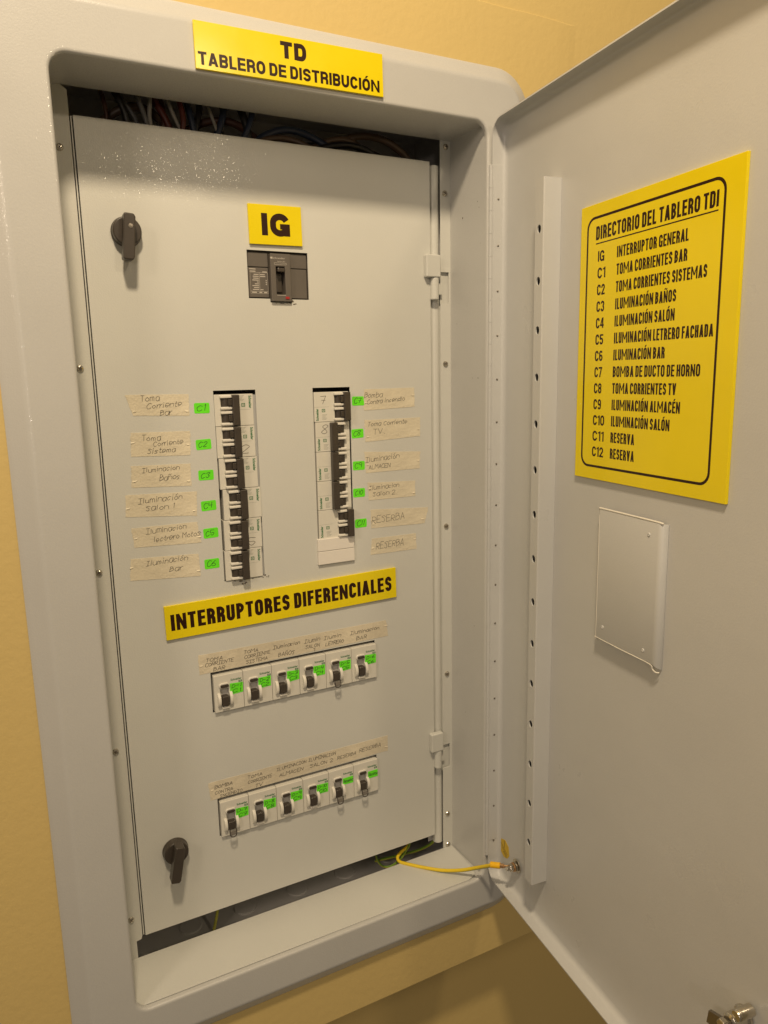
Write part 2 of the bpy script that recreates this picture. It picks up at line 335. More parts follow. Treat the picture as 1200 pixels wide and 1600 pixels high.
def pen(mb, text, x, z, w, h, slope=0.0, lw=0.55, rnd=None, wob=0.22, y=0.0, mi=0):
    """hand-written line: baseline start (x, z), total width w, capital height h"""
    rnd = rnd or random
    sh = rnd.uniform(0.08, 0.28)
    aw = [0.5 if c in 'il1.' else (0.62 if c in ' rt' else (1.2 if c in 'mM' else 1.0)) for c in text]
    unit = w/(sum(aw)-0.2); pos = 0
    for k, ch in enumerate(text):
        adv = 0; x_k = x+pos*unit; pos += aw[k]; gw = unit*0.78*(1.15 if ch in 'mM' else (0.8 if ch in 'rt' else 1))
        if ch == ' ': continue
        strokes = GL[ACC[ch][0]].split('|')+[ACC[ch][1]] if ch in ACC else GL[ch].split('|')
        base = ACC[ch][0] if ch in ACC else ch
        dz = rnd.uniform(-.06, .06)*h; sc = rnd.uniform(.88, 1.1); narrow = 0.5 if base in 'il1' else 1
        for st in strokes:
            P = [(int(q[0])/4, int(q[1])/6) for q in st.split()]
            P = [(a+rnd.uniform(-wob, wob)*.22, b+rnd.uniform(-wob, wob)*.16) for a, b in P]
            V3 = [Vector((a, b, 0)) for a, b in P]
            if base not in SHARP or len(V3) > 5: V3 = smooth(V3, 3)
            pts = []
            for v in V3:
                px = x_k+v.x*gw*narrow*sc+v.y*h*sh; pz = z+v.y*h*sc+dz+slope*(px-x)
                pts.append(Vector((px, 0, pz)))
            for i in range(len(pts)-1):
                a, b = pts[i], pts[i+1]; d = b-a
                if d.length < 1e-4: continue
                d.normalize(); t = Vector((-d.z, 0, d.x))*lw/2; e = d*lw*.3
                q = [a-e-t, b+e-t, b+e+t, a-e+t]
                mb.add([(p.x, y-0.0012*(i+1)-0.03*0, p.z) for p in q], [(0, 1, 2, 3)], mi)

# ================================================================== SETTING: the yellow wall
def wall_grid(x0, x1, z0, z1, hole, y0, y1):
    mb = MB(); hx0, hx1, hz0, hz1 = hole
    mb.box(x0, hx0, y0, y1, z0, z1); mb.box(hx1, x1, y0, y1, z0, z1)
    mb.box(hx0, hx1, y0, y1, z0, hz0); mb.box(hx0, hx1, y0, y1, hz1, z1)
    return mb
YW = -66.5
HOLE = (-170, 350, -455, 590)
def wall_mesh():
    mb = MB(); hx0, hx1, hz0, hz1 = HOLE; X0, X1, Z0, Z1 = -2600, 3200, -551, 2200
    vs = [(X0,YW,Z0),(X1,YW,Z0),(X1,YW,Z1),(X0,YW,Z1),(hx0,YW,hz0),(hx1,YW,hz0),(hx1,YW,hz1),(hx0,YW,hz1)]
    back = [(a, 170, c) for a, b, c in vs]
    mb.add(vs+back, [(0,1,5,4),(1,2,6,5),(2,3,7,6),(3,0,4,7), (8,12,13,9),(9,13,14,10),(10,14,15,11),(11,15,12,8),
        (0,8,9,1),(1,9,10,2),(2,10,11,3),(3,11,8,0),(4,5,13,12),(5,6,14,13),(6,7,15,14),(7,4,12,15)])
    return mb
w = part('wall', wall_mesh(), WALL, bevel=2.5); w['kind'] = 'structure'
lw_ = MB().box(-2600, 3200, YW+62, 170, -2600, -551.5)
w2 = part('lower_wall', lw_, WALL); w2['kind'] = 'structure'
# thin skim-coat patch above the cabinet: its upper edge still shows, the right edge is feathered out
rp = random.Random(3); pm_ = MB(); xs_ = [-195+k*26 for k in range(24)]+[428, 446, 456]
hs_ = [-1.5]*24+[-1.3, -.7, -.1]
vs = []
for x_, y_ in zip(xs_, hs_):
    zt_ = 679.5+rp.uniform(-.4, .4)-(0 if x_ < 420 else (x_-420)*.03)
    vs += [(x_, y_, 560), (x_, y_, zt_-1.2), (x_, 0, zt_)]
fs = []
for k in range(len(xs_)-1):
    for j in range(2): fs.append((k*3+j, k*3+3+j, k*3+4+j, k*3+1+j))
pm_.add(vs, fs); part('plaster_patch', pm_, WALL, w, (0, YW, 0))

# ================================================================== THE CABINET
FX0, FX1, FZ0, FZ1 = -206.3, 385.0, -477.7, 613.5
OX0, OX1, OZ0, OZ1 = -141.6, 318.7, -414.8, 549.5
YF = -80.7
CB = (88, 0, FZ0)
cab = thing('electrical_cabinet', 'wall-recessed grey electrical distribution cabinet standing open with breakers in its inner door', 'electrical cabinet', CB)
def cpart(name, mb, mats, **k):
    loc = k.pop('loc', (0, 0, 0))
    return part(name, mb, mats, cab, (loc[0]-CB[0], loc[1]-CB[1], loc[2]-CB[2]), **k)
def loft(loops, n_close=False):
    mb = MB(); n = len(loops[0][0]); vs = []; fs = []
    for poly, y in loops: vs += [(x, y, z) for x, z in poly]
    for i in range(len(loops)-1):
        for k in range(n): fs.append((i*n+k, i*n+(k+1) % n, (i+1)*n+(k+1) % n, (i+1)*n+k))
    mb.add(vs, fs); return mb
N_ = 10
def fr(ins, r, y): return (rrect(FX0+ins, FX1-ins, FZ0+ins, FZ1-ins, r, N_), y)
def op(out, r, y): return (rrect(OX0-out, OX1+out, OZ0-out, OZ1+out, r, N_), y)
loops = [fr(2.2, 45, YW+6), fr(2.2, 45, YW-.9), fr(0, 46, YW-.9), fr(0, 46, YW-1.6), fr(1, 45, YW-2.4), fr(3.5, 43, YW-4.2), fr(5, 42, YW-5.0), fr(15, 33, YF+2.8), fr(17, 31, YF+1.6), fr(19, 29, YF+.5), fr(21.5, 27, YF), fr(23, 26, YF),
         fr(30, 20, YF), op(4, 19, YF), op(3, 18.5, YF), op(1.6, 17.6, YF+.3), op(.5, 17, YF+1.2), op(0, 16.5, YF+2.8), op(0, 16.5, YF+3.8), op(0, 16.5, YF+6), op(.4, 1.2, YF+6.05), op(.4, 1.2, 0.0)]
cpart('surround_frame', loft(loops), FRAME, smooth_=True)
# box behind
bx = MB(); X0, X1, Y0, Y1, Z0, Z1 = -160, 337, 1.8, 118, -446, 580
bx.add([(X0,Y0,Z0),(X1,Y0,Z0),(X1,Y1,Z0),(X0,Y1,Z0),(X0,Y0,Z1),(X1,Y0,Z1),(X1,Y1,Z1),(X0,Y1,Z1)], [(0,1,2,3),(4,7,6,5),(1,5,6,2),(2,6,7,3),(3,7,4,0)])
box = cpart('back_box', bx, INSIDE)
for kx, kz in ((-52, 0), (22, 0), (98, 0), (172, 0), (245, 0)):
    part('knockout', MB().lathe([(15, 0), (15, 1.0), (13.8, 1.6), (0.01, 1.6)], (kx-CB[0]+CB[0], 62, Z0), 'z', 28), INSIDE, box, smooth_=False)
# folded lip round the reveal that carries the screws
def flange(poly, nm, lipx):
    mb = MB().prism(poly, 0.1, 1.6)
    return mb
NW = [(OX0-14, OZ0-8), (-127, OZ0-8), (-127, -391.5), (-121.5, -390.5), (-120, -386), (-120, 546), (-128, 552), (OX0-14, 552)]
fl = cpart('screw_flange', MB().prism(NW, 0.1, 1.6), PAINT, bevel=0.3)
cpart('rebate_strip', MB().box(-118.9, -117.7, .9, 12, -386, 523), PAINT)
FR_ = [(303.6, OZ0-8), (OX1+14, OZ0-8), (OX1+14, 552), (304.5, 552), (304.5, 394.5), (316.6, 394.5), (316.6, 356), (304.3, 356), (304.3, -251.5), (315.2, -251.5), (315.2, -287), (303.8, -287)]
cpart('screw_flange', MB().prism(FR_, 0.1, 1.6).box(304.3, 305.4, 1.7, 9, -248, 353), PAINT, bevel=0.3)
cpart('hinge_rod', MB().lathe([(0.5, -405), (7.2, -404), (7.2, 521), (0.5, 523)], (299.0, 9.0, 0), 'z', 20), PAINT, smooth_=False, bevel=0)
cpart('gap_backing', MB().box(288, 330, 17, 18.2, -408, 522), INSIDE)
cpart('notch_plate', MB().box(305.6, 318, 3.6, 4.6, 350, 400), PAINT)
cpart('notch_plate', MB().box(304.6, 317, 3.6, 4.6, -292, -246), PAINT)
cpart('slot_gap_filler', MB().box(47, 60, 4.5, 5.5, 28, 249), DOORP)  # added plate, keeps the gap right of the left breakers from going black
# sill plate lying on the bottom of the reveal
SP = [(OX0+1, -74), (298, -75.5), (311, -70), (315, -60), (OX1-1.2, 0), (OX0+1, 0)]
cpart('sill_plate', MB().prism_z(SP, OZ0+.15, OZ0+1.5), PAINT, bevel=0.35)
# pan-head screws
sm = MB().lathe([(3.6, 0), (3.5, -.9), (2.9, -1.8), (1.6, -2.3), (0.01, -2.4)], n=20)
sm.box(-2.0, 2.0, -2.62, -1.7, -.35, .35, 1).box(-.35, .35, -2.63, -1.7, -2.0, 2.0, 1)
screw_me = sm.mesh('screw', [STEEL, RAWCUT])
for x, zs in ((-131.2, (492.7, 280.7, 64.1, -144.9, -360.3)), (310.6, (488.7, 280.7, 66.1, -144.9, -360.3))):
    for z in zs:
        o = cpart('screw', screw_me, STEEL, loc=(x, 0, z)); o.rotation_euler[1] = random.uniform(0, 1.5)
cpart('screw', screw_me, STEEL, loc=(312.5, 0, 543)); cpart('screw', screw_me, STEEL, loc=(311, 0, -409.5))

# ------------------------------------------------------------------ inner door with its cut-outs
PX0, PX1, PZ0, PZ1 = -116.5, 289.1, -387.0, 523.7
S1 = (5.0, 54.0, 33.6, 254.4); S2 = (124.4, 173.2, 37.6, 254.5)
MC = (52.0, 124.2, 355.6, 407.6); MN = (77.1, 103.4, 351.8, 355.6)
RW1 = (-18.6, 199.2, -125.2, -74.6); RW2 = (-20.2, 198.0, -288.3, -237.2)
def sheet(x0, x1, z0, z1, holes, y0, y1, mi=0):
    xs = sorted({x0, x1, *[h[0] for h in holes], *[h[1] for h in holes]}); zs = sorted({z0, z1, *[h[2] for h in holes], *[h[3] for h in holes]})
    inside = lambda cx, cz: any(h[0] < cx < h[1] and h[2] < cz < h[3] for h in holes)
    solid = {(i, j): not inside((xs[i]+xs[i+1])/2, (zs[j]+zs[j+1])/2) for i in range(len(xs)-1) for j in range(len(zs)-1)}
    vs = []; idx = {}
    def v(i, j, b):
        if (i, j, b) not in idx: idx[(i, j, b)] = len(vs); vs.append((xs[i], (y0, y1)[b], zs[j]))
        return idx[(i, j, b)]
    fs = []
    for (i, j), s in solid.items():
        if not s: continue
        fs.append((v(i,j,0), v(i+1,j,0), v(i+1,j+1,0), v(i,j+1,0))); fs.append((v(i,j,1), v(i,j+1,1), v(i+1,j+1,1), v(i+1,j,1)))
        for di, dj, a, b in ((-1,0,(i,j),(i,j+1)), (1,0,(i+1,j),(i+1,j+1)), (0,-1,(i,j),(i+1,j)), (0,1,(i,j+1),(i+1,j+1))):
            if not solid.get((i+di, j+dj), False): fs.append((v(*a,0), v(*b,0), v(*b,1), v(*a,1)))
    return MB().add(vs, fs, mi)
dm = sheet(PX0, PX1, PZ0, PZ1, [S1, S2, MC, MN, RW1, RW2], 0, 1.6)
idoor = cpart('inner_door', dm, PAINT, bevel=0.35)
# folded returns of the door sheet (rounded edge)
L0 = (-CB[0], 0, -CB[2])
def inpart(name, mb, mats, **k):
    loc = k.pop('loc', (0, 0, 0)); return part(name, mb, mats, idoor, loc, **k)
ret = MB().box(PX0+.2, PX0+1.6, 1.7, 16, PZ0+1, PZ1-1).box(PX1-1.6, PX1-.2, 1.7, 16, PZ0+1, PZ1-1).box(PX0+1.7, PX1-1.7, 1.7, 16, PZ1-1.6, PZ1-.2).box(PX0+1.7, PX1-1.7, 1.7, 16, PZ0+.2, PZ0+1.6)
inpart('folded_edge', ret, PAINT, bevel=0.3)
for z0_, lx in ((387, 0), (-254, 1.0)):
    b = MB().prism(rrect(279+lx*1.5, 299.5, z0_, z0_+27, 1.5, 3), -8.5, -.05)
    inpart('hinge_lug', b, PAINT, bevel=1.4, seg=3)
    inpart('hinge_barrel', MB().lathe([(4.6, z0_-27), (5.4, z0_-26), (5.4, z0_-.4), (4.6, z0_-.3)], (293.6, -2.5, 0), 'z', 20).box(299.2, 305, -1.5, 4, z0_-20, z0_-6), PAINT)
# scratched bare paint round the rough breaker cut-outs
chip = MB()
rc = random.Random(11)
def splinter(cx, cz, rx_, rz_, n=6):
    q = [(cx+rx_*math.cos(2*math.pi*i/n)*rc.uniform(.4, 1.1), cz+rz_*math.sin(2*math.pi*i/n)*rc.uniform(.4, 1.1)) for i in range(n)]
    chip.prism(q, -.25-rc.random()*.3, -.02)
for k in range(9): splinter(rc.uniform(99, 109), rc.uniform(349.5, 356), 1.3, .7)
for k in range(6): splinter(rc.uniform(78, 99), 350.6+rc.uniform(-.4, .4), 1.8, .35)
for k in range(8): splinter(rc.uniform(50, 59), rc.uniform(31.5, 36), 1.1, .5)
for k in range(5): splinter(rc.uniform(5, 54), 33+rc.uniform(-.5, .3), 1.8, .3)
for k in range(5): splinter(rc.uniform(23, 32), rc.uniform(27, 32), 1.6, 1.0)
ch_o = inpart('chipped_paint', chip, RAWCUT); ch_o['kind'] = 'stuff'
bare = MB()
for k in range(7):
    x = 78+k*3.4; bare.prism([(x, 349.4+rc.uniform(-.3,.3)), (x+3.0, 349.4+rc.uniform(-.3,.3)), (x+2.8, 350.1), (x+.2, 350.2)], -.3, -.02)
inpart('cut_edge', bare, WHITE2)
# small chips and specks in the paint of the right reveal and of the frame edge
sp = MB(); rs_ = random.Random(21)
for (y_, z_, r_) in [(-28, 455, 1.1), (-60, 468, .6), (-63, 461, .5), (-62, 262, .8), (-50, 262, .5), (-20, 120, .5), (-55, -60, .6), (-35, -190, .5), (-66, 420, .4), (-15, 330, .5)]:
    vs = [(OX1+.25, y_+r_*math.cos(k*math.pi/4)*rs_.uniform(.7, 1.1), z_+r_*1.2*math.sin(k*math.pi/4)*rs_.uniform(.7, 1.1)) for k in range(8)]
    sp.add(vs, [tuple(range(8))])
pc = cpart('paint_specks', sp, RAWCUT); pc['kind'] = 'stuff'
# the two rotary latches
def knob(cx, cz, ang, nm, lab):
    k = inpart('rotary_latch', MB().lathe([(15.2, 0), (15.2, -2), (14.6, -3.2), (14.2, -9), (13.4, -10.2), (0.01, -10.4)], n=44), BLACK, loc=(cx, -.05, cz), smooth_=False, bevel=0.5)
    k['label'] = lab
    g = MB(); P = []
    g.prism([(-5.2, -30), (4.2, -30), (5.8, -27), (5.8, 12), (4.0, 15.0), (-5.4, 15.0), (-5.6, 12), (-5.6, -28)], -23.5, -10)
    gr = part('grip', g, BLACK, k, (0, 0, 0), bevel=1.3, seg=3); gr.rotation_euler[1] = R(ang)
    return k, gr
k1, g1 = knob(-75.2, 417.2, 5, 'a', 'upper black rotary latch with central screw')
part('latch_screw', MB().lathe([(2.4, 0), (2.3, -.5), (0.01, -.6)], n=14), DARKSTEEL, k1, (1.2, -23.45, 2.6))
k2, g2 = knob(-74.6, -286.8, 11, 'b', 'lower black rotary latch turned slightly clockwise')

# ------------------------------------------------------------------ outer door (open), modelled in its own frame: x along the sheet, -y towards the cabinet side
TH = 83.76; HX, HY = 322.63, -82.72
DPHI = R(TH+180)
RD = 17.0; DW = 466.0; DZ0, DZ1 = -410.5, 551.0
dn = 8
def dl(ins, r, y): return (rrect(0.5+ins, DW-ins, DZ0+ins, DZ1-ins, r, dn), y)
dloops = [dl(9, 9, 1.6), dl(1.6, 16.5, 1.6), dl(.4, 17.7, 1.0), dl(0, 18, 2.5)]
face_in = [dl(0, 18, 0), dl(1.5, 16.5, 0), dl(1.6, 16.4, 2.2), dl(1.6, 16.4, RD-6), dl(2.6, 15.6, RD-2.6), dl(5.4, 13, RD-.5), dl(9, 10, RD), dl(60, 6, RD)]
ml = loft(face_in)
n = len(face_in[0][0]); last = (len(face_in)-1)*n
ml.f.append(tuple(last+k for k in range(n))); ml.mi.append(0)
outer = [dl(0, 18, 0), dl(0, 18, RD-2), dl(.8, 17.5, RD+.6), dl(3, 16, RD+1.6), dl(30, 6, RD+1.6)]
mo = loft(outer); last = (len(outer)-1)*n; mo.f.append(tuple(last+k for k in range(n))); mo.mi.append(0)
ml.add(mo.v, mo.f)
odoor = cpart('outer_door', ml, DOORP, loc=(HX, HY, 0), rot=DPHI, smooth_=True, auto=None)
def dpart(name, mb, mats, **k):
    loc = k.pop('loc', (0, 0, 0)); return part(name, mb, mats, odoor, loc, **k)
FY = RD                     # y of the door's inner face in the door frame (towards the cabinet is -y)
# stiffener: folded channel with a row of round holes
def channel():
    mb = MB(); x0, x1 = 99.5, 115.8; z0, z1 = -344.6, 463.4; yt = FY-21.2; t = 1.5
    holes = [413.6, 361.6, 311.2, 261.9, 211.9, 161.7, 111.9, 61.2, 10.9, -38.9, -87.8, -138, -188.9, -240.0, -291.5]
    cx = 107.8; r = 3.5; n = 24; hs = 6.0
    zs = [z1]
    xa, xb = x0, x1; x0, x1 = x0+1.0, x1-1.3
    def q(a, b): # plain quad between z a (top) and b
        mb.add([(x0, yt, b), (x1, yt, b), (x1, yt, a), (x0, yt, a)], [(0, 1, 2, 3)])
    cur = z1
    for hz in holes:
        q(cur, hz+hs); cur = hz-hs
        ring = [(cx+r*math.cos(2*math.pi*k/n), hz+1.25*r*math.sin(2*math.pi*k/n)) for k in range(n)]
        outr = []
        for k in range(n):
            c, s = math.cos(2*math.pi*k/n), math.sin(2*math.pi*k/n); mm = max(abs(c), abs(s)); c /= mm; s /= mm
            outr.append((cx+(c*(x1-cx) if c > 0 else c*(cx-x0)), hz+s*hs))
        vs = [(x, yt, z) for x, z in ring]+[(x, yt, z) for x, z in outr]+[(x, yt+t, z) for x, z in ring]
        fs = [(k, (k+1) % n, (k+1) % n+n, k+n) for k in range(n)]+[(k, (k+1) % n, (k+1) % n+2*n, k+2*n) for k in range(n)]
        mb.add(vs, fs)
    q(cur, z0)
    def wallstrip(P):
        for (a, ya), (b, yb) in zip(P, P[1:]): mb.add([(a, ya, z0), (b, yb, z0), (b, yb, z1), (a, ya, z1)], [(0, 1, 2, 3)])
    wallstrip([(x1, yt), (x1+.6, yt+.15), (x1+1.1, yt+.6), (xb, yt+1.3), (xb, FY-.1)])
    wallstrip([(x0, yt), (x0-.5, yt+.2), (x0-.9, yt+.7), (xa, yt+1.3), (xa, FY-.1)])
    mb.add([(x0, yt, z1), (x1, yt, z1), (xb, yt+1.3, z1), (xb, FY-.1, z1), (xa, FY-.1, z1), (xa, yt+1.3, z1)], [(0, 1, 2, 3, 4, 5)])
    return mb
def weld(mb):
    me = mb.mesh('folded_sheet', [DOORP]); bm = bmesh.new(); bm.from_mesh(me); bmesh.ops.remove_doubles(bm, verts=bm.verts, dist=1e-6)
    bmesh.ops.recalc_face_normals(bm, faces=bm.faces); bm.to_mesh(me); bm.free(); return me
st = dpart('stiffener_rail', weld(channel()), DOORP)
# piano hinge: leaf on the door return and knuckles along the hinge line
lf = MB().box(-.5, .4, 1.2, 14.4, -357, 503.5)
dpart('hinge_leaf', lf, DOORP, loc=(2.3, 0, 0), bevel=0.25)
kn = MB(); z = 503
kk = 0
while z > -357:
    kn.lathe([(2.0, z-25.05), (2.2, z-24.9), (2.2, z-.15), (2.0, z)], (.6, -1.2, 0), 'z', 10); z -= 25.2; kk += 1
dpart('hinge_knuckles', kn, DOORP)
rv = MB().lathe([(1.3, 0), (1.2, .5), (.3, .9), (0.01, .9)], axis='x', n=10).mesh('hinge_rivet', [DARKSTEEL])
for i in range(17):
    dpart('hinge_rivet', rv, DARKSTEEL, loc=(2.7, 7.6, 466-i*51.5))
# small document pocket of folded sheet
pk = MB(); yp = FY-7.0
pr = [(205.5, 125), (210, 118), (211, 4), (208.5, -.5), (284, -.5), (289.5, -4.5), (292, -6)]
# raised plate
t = 1.1
pk.add([(205, yp, 133), (287, yp, 133), (287, yp, 0), (205, yp, 0)], [(0, 1, 2, 3)]); pk.add([(287, yp, 133), (288, yp, 133), (288, yp, 0), (287, yp, 0)], [(0, 1, 2, 3)])
prof = [(288, yp), (289.4, yp+.3), (290.6, yp+1.1), (291.5, yp+2.4), (292, yp+4.2), (292.2, FY-.1)]
for i in range(len(prof)-1):
    (a, ya), (b, yb) = prof[i], prof[i+1]; pk.add([(a, ya, 133-i*.25), (b, yb, 133-i*.25-.25), (b, yb, -1.0*i-1.0), (a, ya, -1.0*i)], [(0, 1, 2, 3)])
prof = [(205, yp), (203, yp+1.2), (203.6, yp+4.5), (204.5, FY-.1)]
for i in range(len(prof)-1):
    (a, ya), (b, yb) = prof[i], prof[i+1]; pk.add([(a, ya, 133-i*3), (b, yb, 133-i*3-3), (b, yb, 0), (a, ya, 0)], [(0, 1, 2, 3)])
pko = dpart('document_pocket', weld(pk), DOORP, smooth_=True); pko.data.shade_smooth(); pko.data.set_sharp_from_angle(angle=R(60))
sd = pko.modifiers.new('thickness', 'SOLIDIFY'); sd.thickness = 1.2*K; sd.offset = 0
bvp = pko.modifiers.new('bevel', 'BEVEL'); bvp.width = .35*K; bvp.segments = 2
rim = MB().tube([(205, yp-.1, 133.6), (245, yp-.1, 133.7), (287, yp, 133.6), (291, yp+1.4, 132.5), (290, yp+3, 131)], .95, 8).tube([(203, yp+1, 131.5), (204, yp-.2, 133.4), (206, yp-.1, 133.7)], .9, 8)
rim.tube([(203.5, yp+1, 128), (204.6, yp-.2, 118), (204.6, yp-.2, 60), (204.4, yp-.1, 2), (201, yp+2, -1.5)], .6, 8, sub=4)
rim.tube([(203, yp, -.4), (245, yp-.1, -.8), (283, yp-.1, -.6), (287, yp+.6, -4.5), (290, yp+2, -7), (292.6, yp+4, -7)], .7, 8, sub=4)
part('rolled_rim', rim, WHITE2, pko, smooth_=True)
for a, z in ((215, 13), (275, 9.5), (276, 120.5)):
    part('spot_weld', MB().lathe([(2.0, 0), (1.7, -.5), (.9, -.7), (.6, -.2), (0.01, -.1)], n=14), DOORP, pko, (a, yp-.6, z), smooth_=True)
# cam lock near the free edge
ck = thing  # (lock is a part of the door)
lk = dpart('cam_lock', MB().lathe([(11, 0), (11, -3), (8.5, -4.5), (8.5, -20), (6, -22), (0.01, -22)], n=24), STEEL, loc=(409, FY-.1, -268), bevel=.5); lk.scale = (.82, .82, .82)
part('cam_plate', MB().prism([(-24, -20), (6, -16), (9, -4), (4, 5), (-22, -4)], -26, -22.2), DARKSTEEL, lk, bevel=.6)
part('lock_nut', MB().lathe([(6.5, -26.1), (6.5, -31), (5.6, -32), (0.01, -32)], n=6), STEEL, lk, bevel=.5)
part('lock_boss', MB().lathe([(6.2, -4), (6.2, -22), (5, -24), (0.01, -24.5)], n=20), STEEL, lk, (10, 0, 17), smooth_=True)
# earth stud on the door
sx_, sz_ = 52, -366.5
stud = dpart('earth_stud', MB().lathe([(2.9, 0), (2.9, -17), (2.4, -18), (0.01, -18)], n=14), STEEL, loc=(sx_, FY-.1, sz_))
part('washer', MB().lathe([(9.0, -2.0), (9.0, -3.4), (3, -3.5)], n=28), STEEL, stud)
part('washer', MB().lathe([(6.4, -5.0), (6.4, -6.4), (3, -6.5)], n=24), STEEL, stud)
part('nut', MB().lathe([(5.3, -9), (5.3, -13.4), (3, -13.5)], n=6), STEEL, stud, bevel=.4)
part('nut', MB().lathe([(5.5, -.2), (5.5, -2.0)], n=6), DOORP, stud)

# ================================================================== SIGNS
def sign(loc, w_, h_, lines, label, rot=0, th=3.0, tilt=0.0, extra=None):
    s = thing('sign', label, 'sign', loc, rot); s.rotation_euler[1] = -tilt
    part('acrylic_plate', MB().box(0, w_, -th, 0, 0, h_), SIGN, s, bevel=0.3, seg=2)
    for (txt, x, z, tw, tht, b) in lines:
        part('lettering', condensed(txt, tw, tht, b, m_=INK), INK, s, (x, -th-.06, z))
    if extra: extra(s, th)
    return s
sign((-14.3, YF-.1, 552.9), 197.3, 41.2, [('TD', 84.5, 21.2, 27.2, 15.2, 4.5), ('TABLERO DE DISTRIBUCIÓN', 2.6, 3.6, 190.2, 11.4, 2.75)],
     'wide yellow sign reading TD TABLERO DE DISTRIBUCION on the top of the frame', tilt=R(0.75))
sign((55.3, -.1, 413.6), 62.2, 42.3, [('IG', 14.6, 9.6, 33.2, 23.6, 7.0)], 'small yellow IG sign above the main breaker', tilt=R(.6))
sign((-66.2, -.1, -24.6), 297.6, 40.0, [('INTERRUPTORES DIFERENCIALES', 6.2, 10.2, 284.5, 19.2, 4.4)],
     'long yellow sign reading INTERRUPTORES DIFERENCIALES across the middle of the inner door', tilt=R(.9))
# directory on the outer door
T0 = (155.4, FY-.1, 160.2); DP = Vector((HX, HY, 0))
def dworld(a, y, z):
    c, s = math.cos(DPHI), math.sin(DPHI); return (HX+c*a-s*y, HY+s*a+c*y, z)
def border(s, th):
    o = rrect(10, 183.2, 12.0, 253, 11, 6); i = rrect(12.4, 180.8, 14.4, 250.6, 9, 6); n = len(o)
    mb = MB().add([(x, -th-.06, z) for x, z in o]+[(x, -th-.06, z) for x, z in i], [(k, (k+1) % n, (k+1) % n+n, k+n) for k in range(n)])
    part('printed_border', mb, INK, s)
    part('title_underline', MB().add([(24.2, -th-.06, 227.0), (176, -th-.06, 227.6), (176, -th-.06, 228.7), (24.2, -th-.06, 228.1)], [(0, 1, 2, 3)]), INK, s)
Ls = [('DIRECTORIO DEL TABLERO TDI', 24, 231, 152, 12.4, 2.5)]
rows = [('IG', 'INTERRUPTOR GENERAL', 90), ('C1', 'TOMA CORRIENTES BAR', 89.5), ('C2', 'TOMA CORRIENTES SISTEMAS', 112), ('C3', 'ILUMINACIÓN BAÑOS', 79), ('C4', 'ILUMINACIÓN SALÓN', 78.3),
        ('C5', 'ILUMINACIÓN LETRERO FACHADA', 122), ('C6', 'ILUMINACIÓN BAR', 68.7), ('C7', 'BOMBA DE DUCTO DE HORNO', 110.5), ('C8', 'TOMA CORRIENTES TV', 84.4), ('C9', 'ILUMINACIÓN ALMACÉN', 90.1),
        ('C10', 'ILUMINACIÓN SALÓN', 78.7), ('C11', 'RESERVA', 34.2), ('C12', 'RESERVA', 34.7)]
for i, (a, b, wd) in enumerate(rows):
    z = 210.6-i*15.62
    Ls.append((a, 28, z, 9.6 if a == 'IG' else (11.9 if len(a) == 2 else 17.6), 9.8, 1.9)); Ls.append((b, 56, z, wd, 10.0, 1.85))
sign(dworld(*T0), 201.0, 264.5, Ls, 'large yellow circuit directory DIRECTORIO DEL TABLERO TDI on the open outer door', rot=DPHI, extra=border)

# ================================================================== MAIN BREAKER
mbk = thing('main_breaker', 'dark grey main circuit breaker with toggle window below the IG sign', 'circuit breaker', (88, 3, 353))
B0 = (88, 3, 353)
def mpart(name, b, m_, par=mbk, **k): return part(name, b, m_, par, (-88, -3, -353) if par is mbk else (0, 0, 0), **k)
mpart('case', MB().box(50, 126.5, 6, 70, 350, 409), DDGREY, bevel=.6)
mpart('terminal_cover', MB().box(53.4, 77.0, 2.5, 5.9, 390.2, 405.6), DGREY, bevel=.6)
mpart('terminal_cover', MB().box(102.0, 123.6, 2.5, 5.9, 390.2, 405.8), DGREY, bevel=.6)
lp = mpart('front_cover', MB().box(53.6, 77.0, 3, 5.9, 357, 389.6), DGREY, bevel=.6)
mpart('front_cover', MB().box(102.0, 123.4, 3, 5.9, 357, 389.6), DGREY, bevel=.6)
# raised centre nose with a real window
ns = sheet(77.6, 101.6, 352.6, 404.6, [(84, 94.6, 360.2, 390.6)], -4, 5.8)
mpart('centre_nose', ns, DGREY, bevel=.8, seg=3)
mpart('window_well', MB().box(83.8, 94.8, 5.0, 5.7, 360, 390.8), BLACK)
tg = mpart('toggle', MB().box(85.2, 93.6, -6.5, 4.9, 384.6, 389.2).box(86, 92.8, 2.2, 4.9, 363, 384.4), BLACK, bevel=1.0)
mpart('trip_button', MB().box(93.9, 98.6, -4.8, -4.05, 355.2, 358.0), RED, bevel=.3)
pr_ = text_mesh(BRAND, 15.5, 1.9, .0, m_=LIGHTINK); part('brand_print', pr_, LIGHTINK, mbk, (79.8-88, -7.08, 398.8-353))
part('logo_mark', MB().lathe([(1.1, 0), (1.1, -.02)], n=12), LIGHTINK, mbk, (78.8-88, -7.06, 399.8-353))
part('brand_print', text_mesh('EasyPact 160N', 9.0, 1.2, m_=LIGHTINK), LIGHTINK, mbk, (86-88, -7.08, 395.6-353))
ln = MB()
def bar(mb, x0, x1, z0, z1, y): mb.add([(x0, y, z0), (x1, y, z0), (x1, y, z1), (x0, y, z1)], [(0, 1, 2, 3)])
for z in (392.6, 394.4): bar(ln, 82, 96.5, z, z+.28, -4.06)
bar(ln, 82, 82.3, 392.6, 394.4, -4.06); bar(ln, 96.3, 96.6, 392.6, 394.4, -4.06)
bar(ln, 84.2, 94.4, 359.2, 359.6, -4.06)
for z0_, z1_ in ((384.0, 384.25), (363.6, 363.85), (361.2, 361.4)): bar(ln, 55.6, 76.2, z0_, z1_, 2.94)
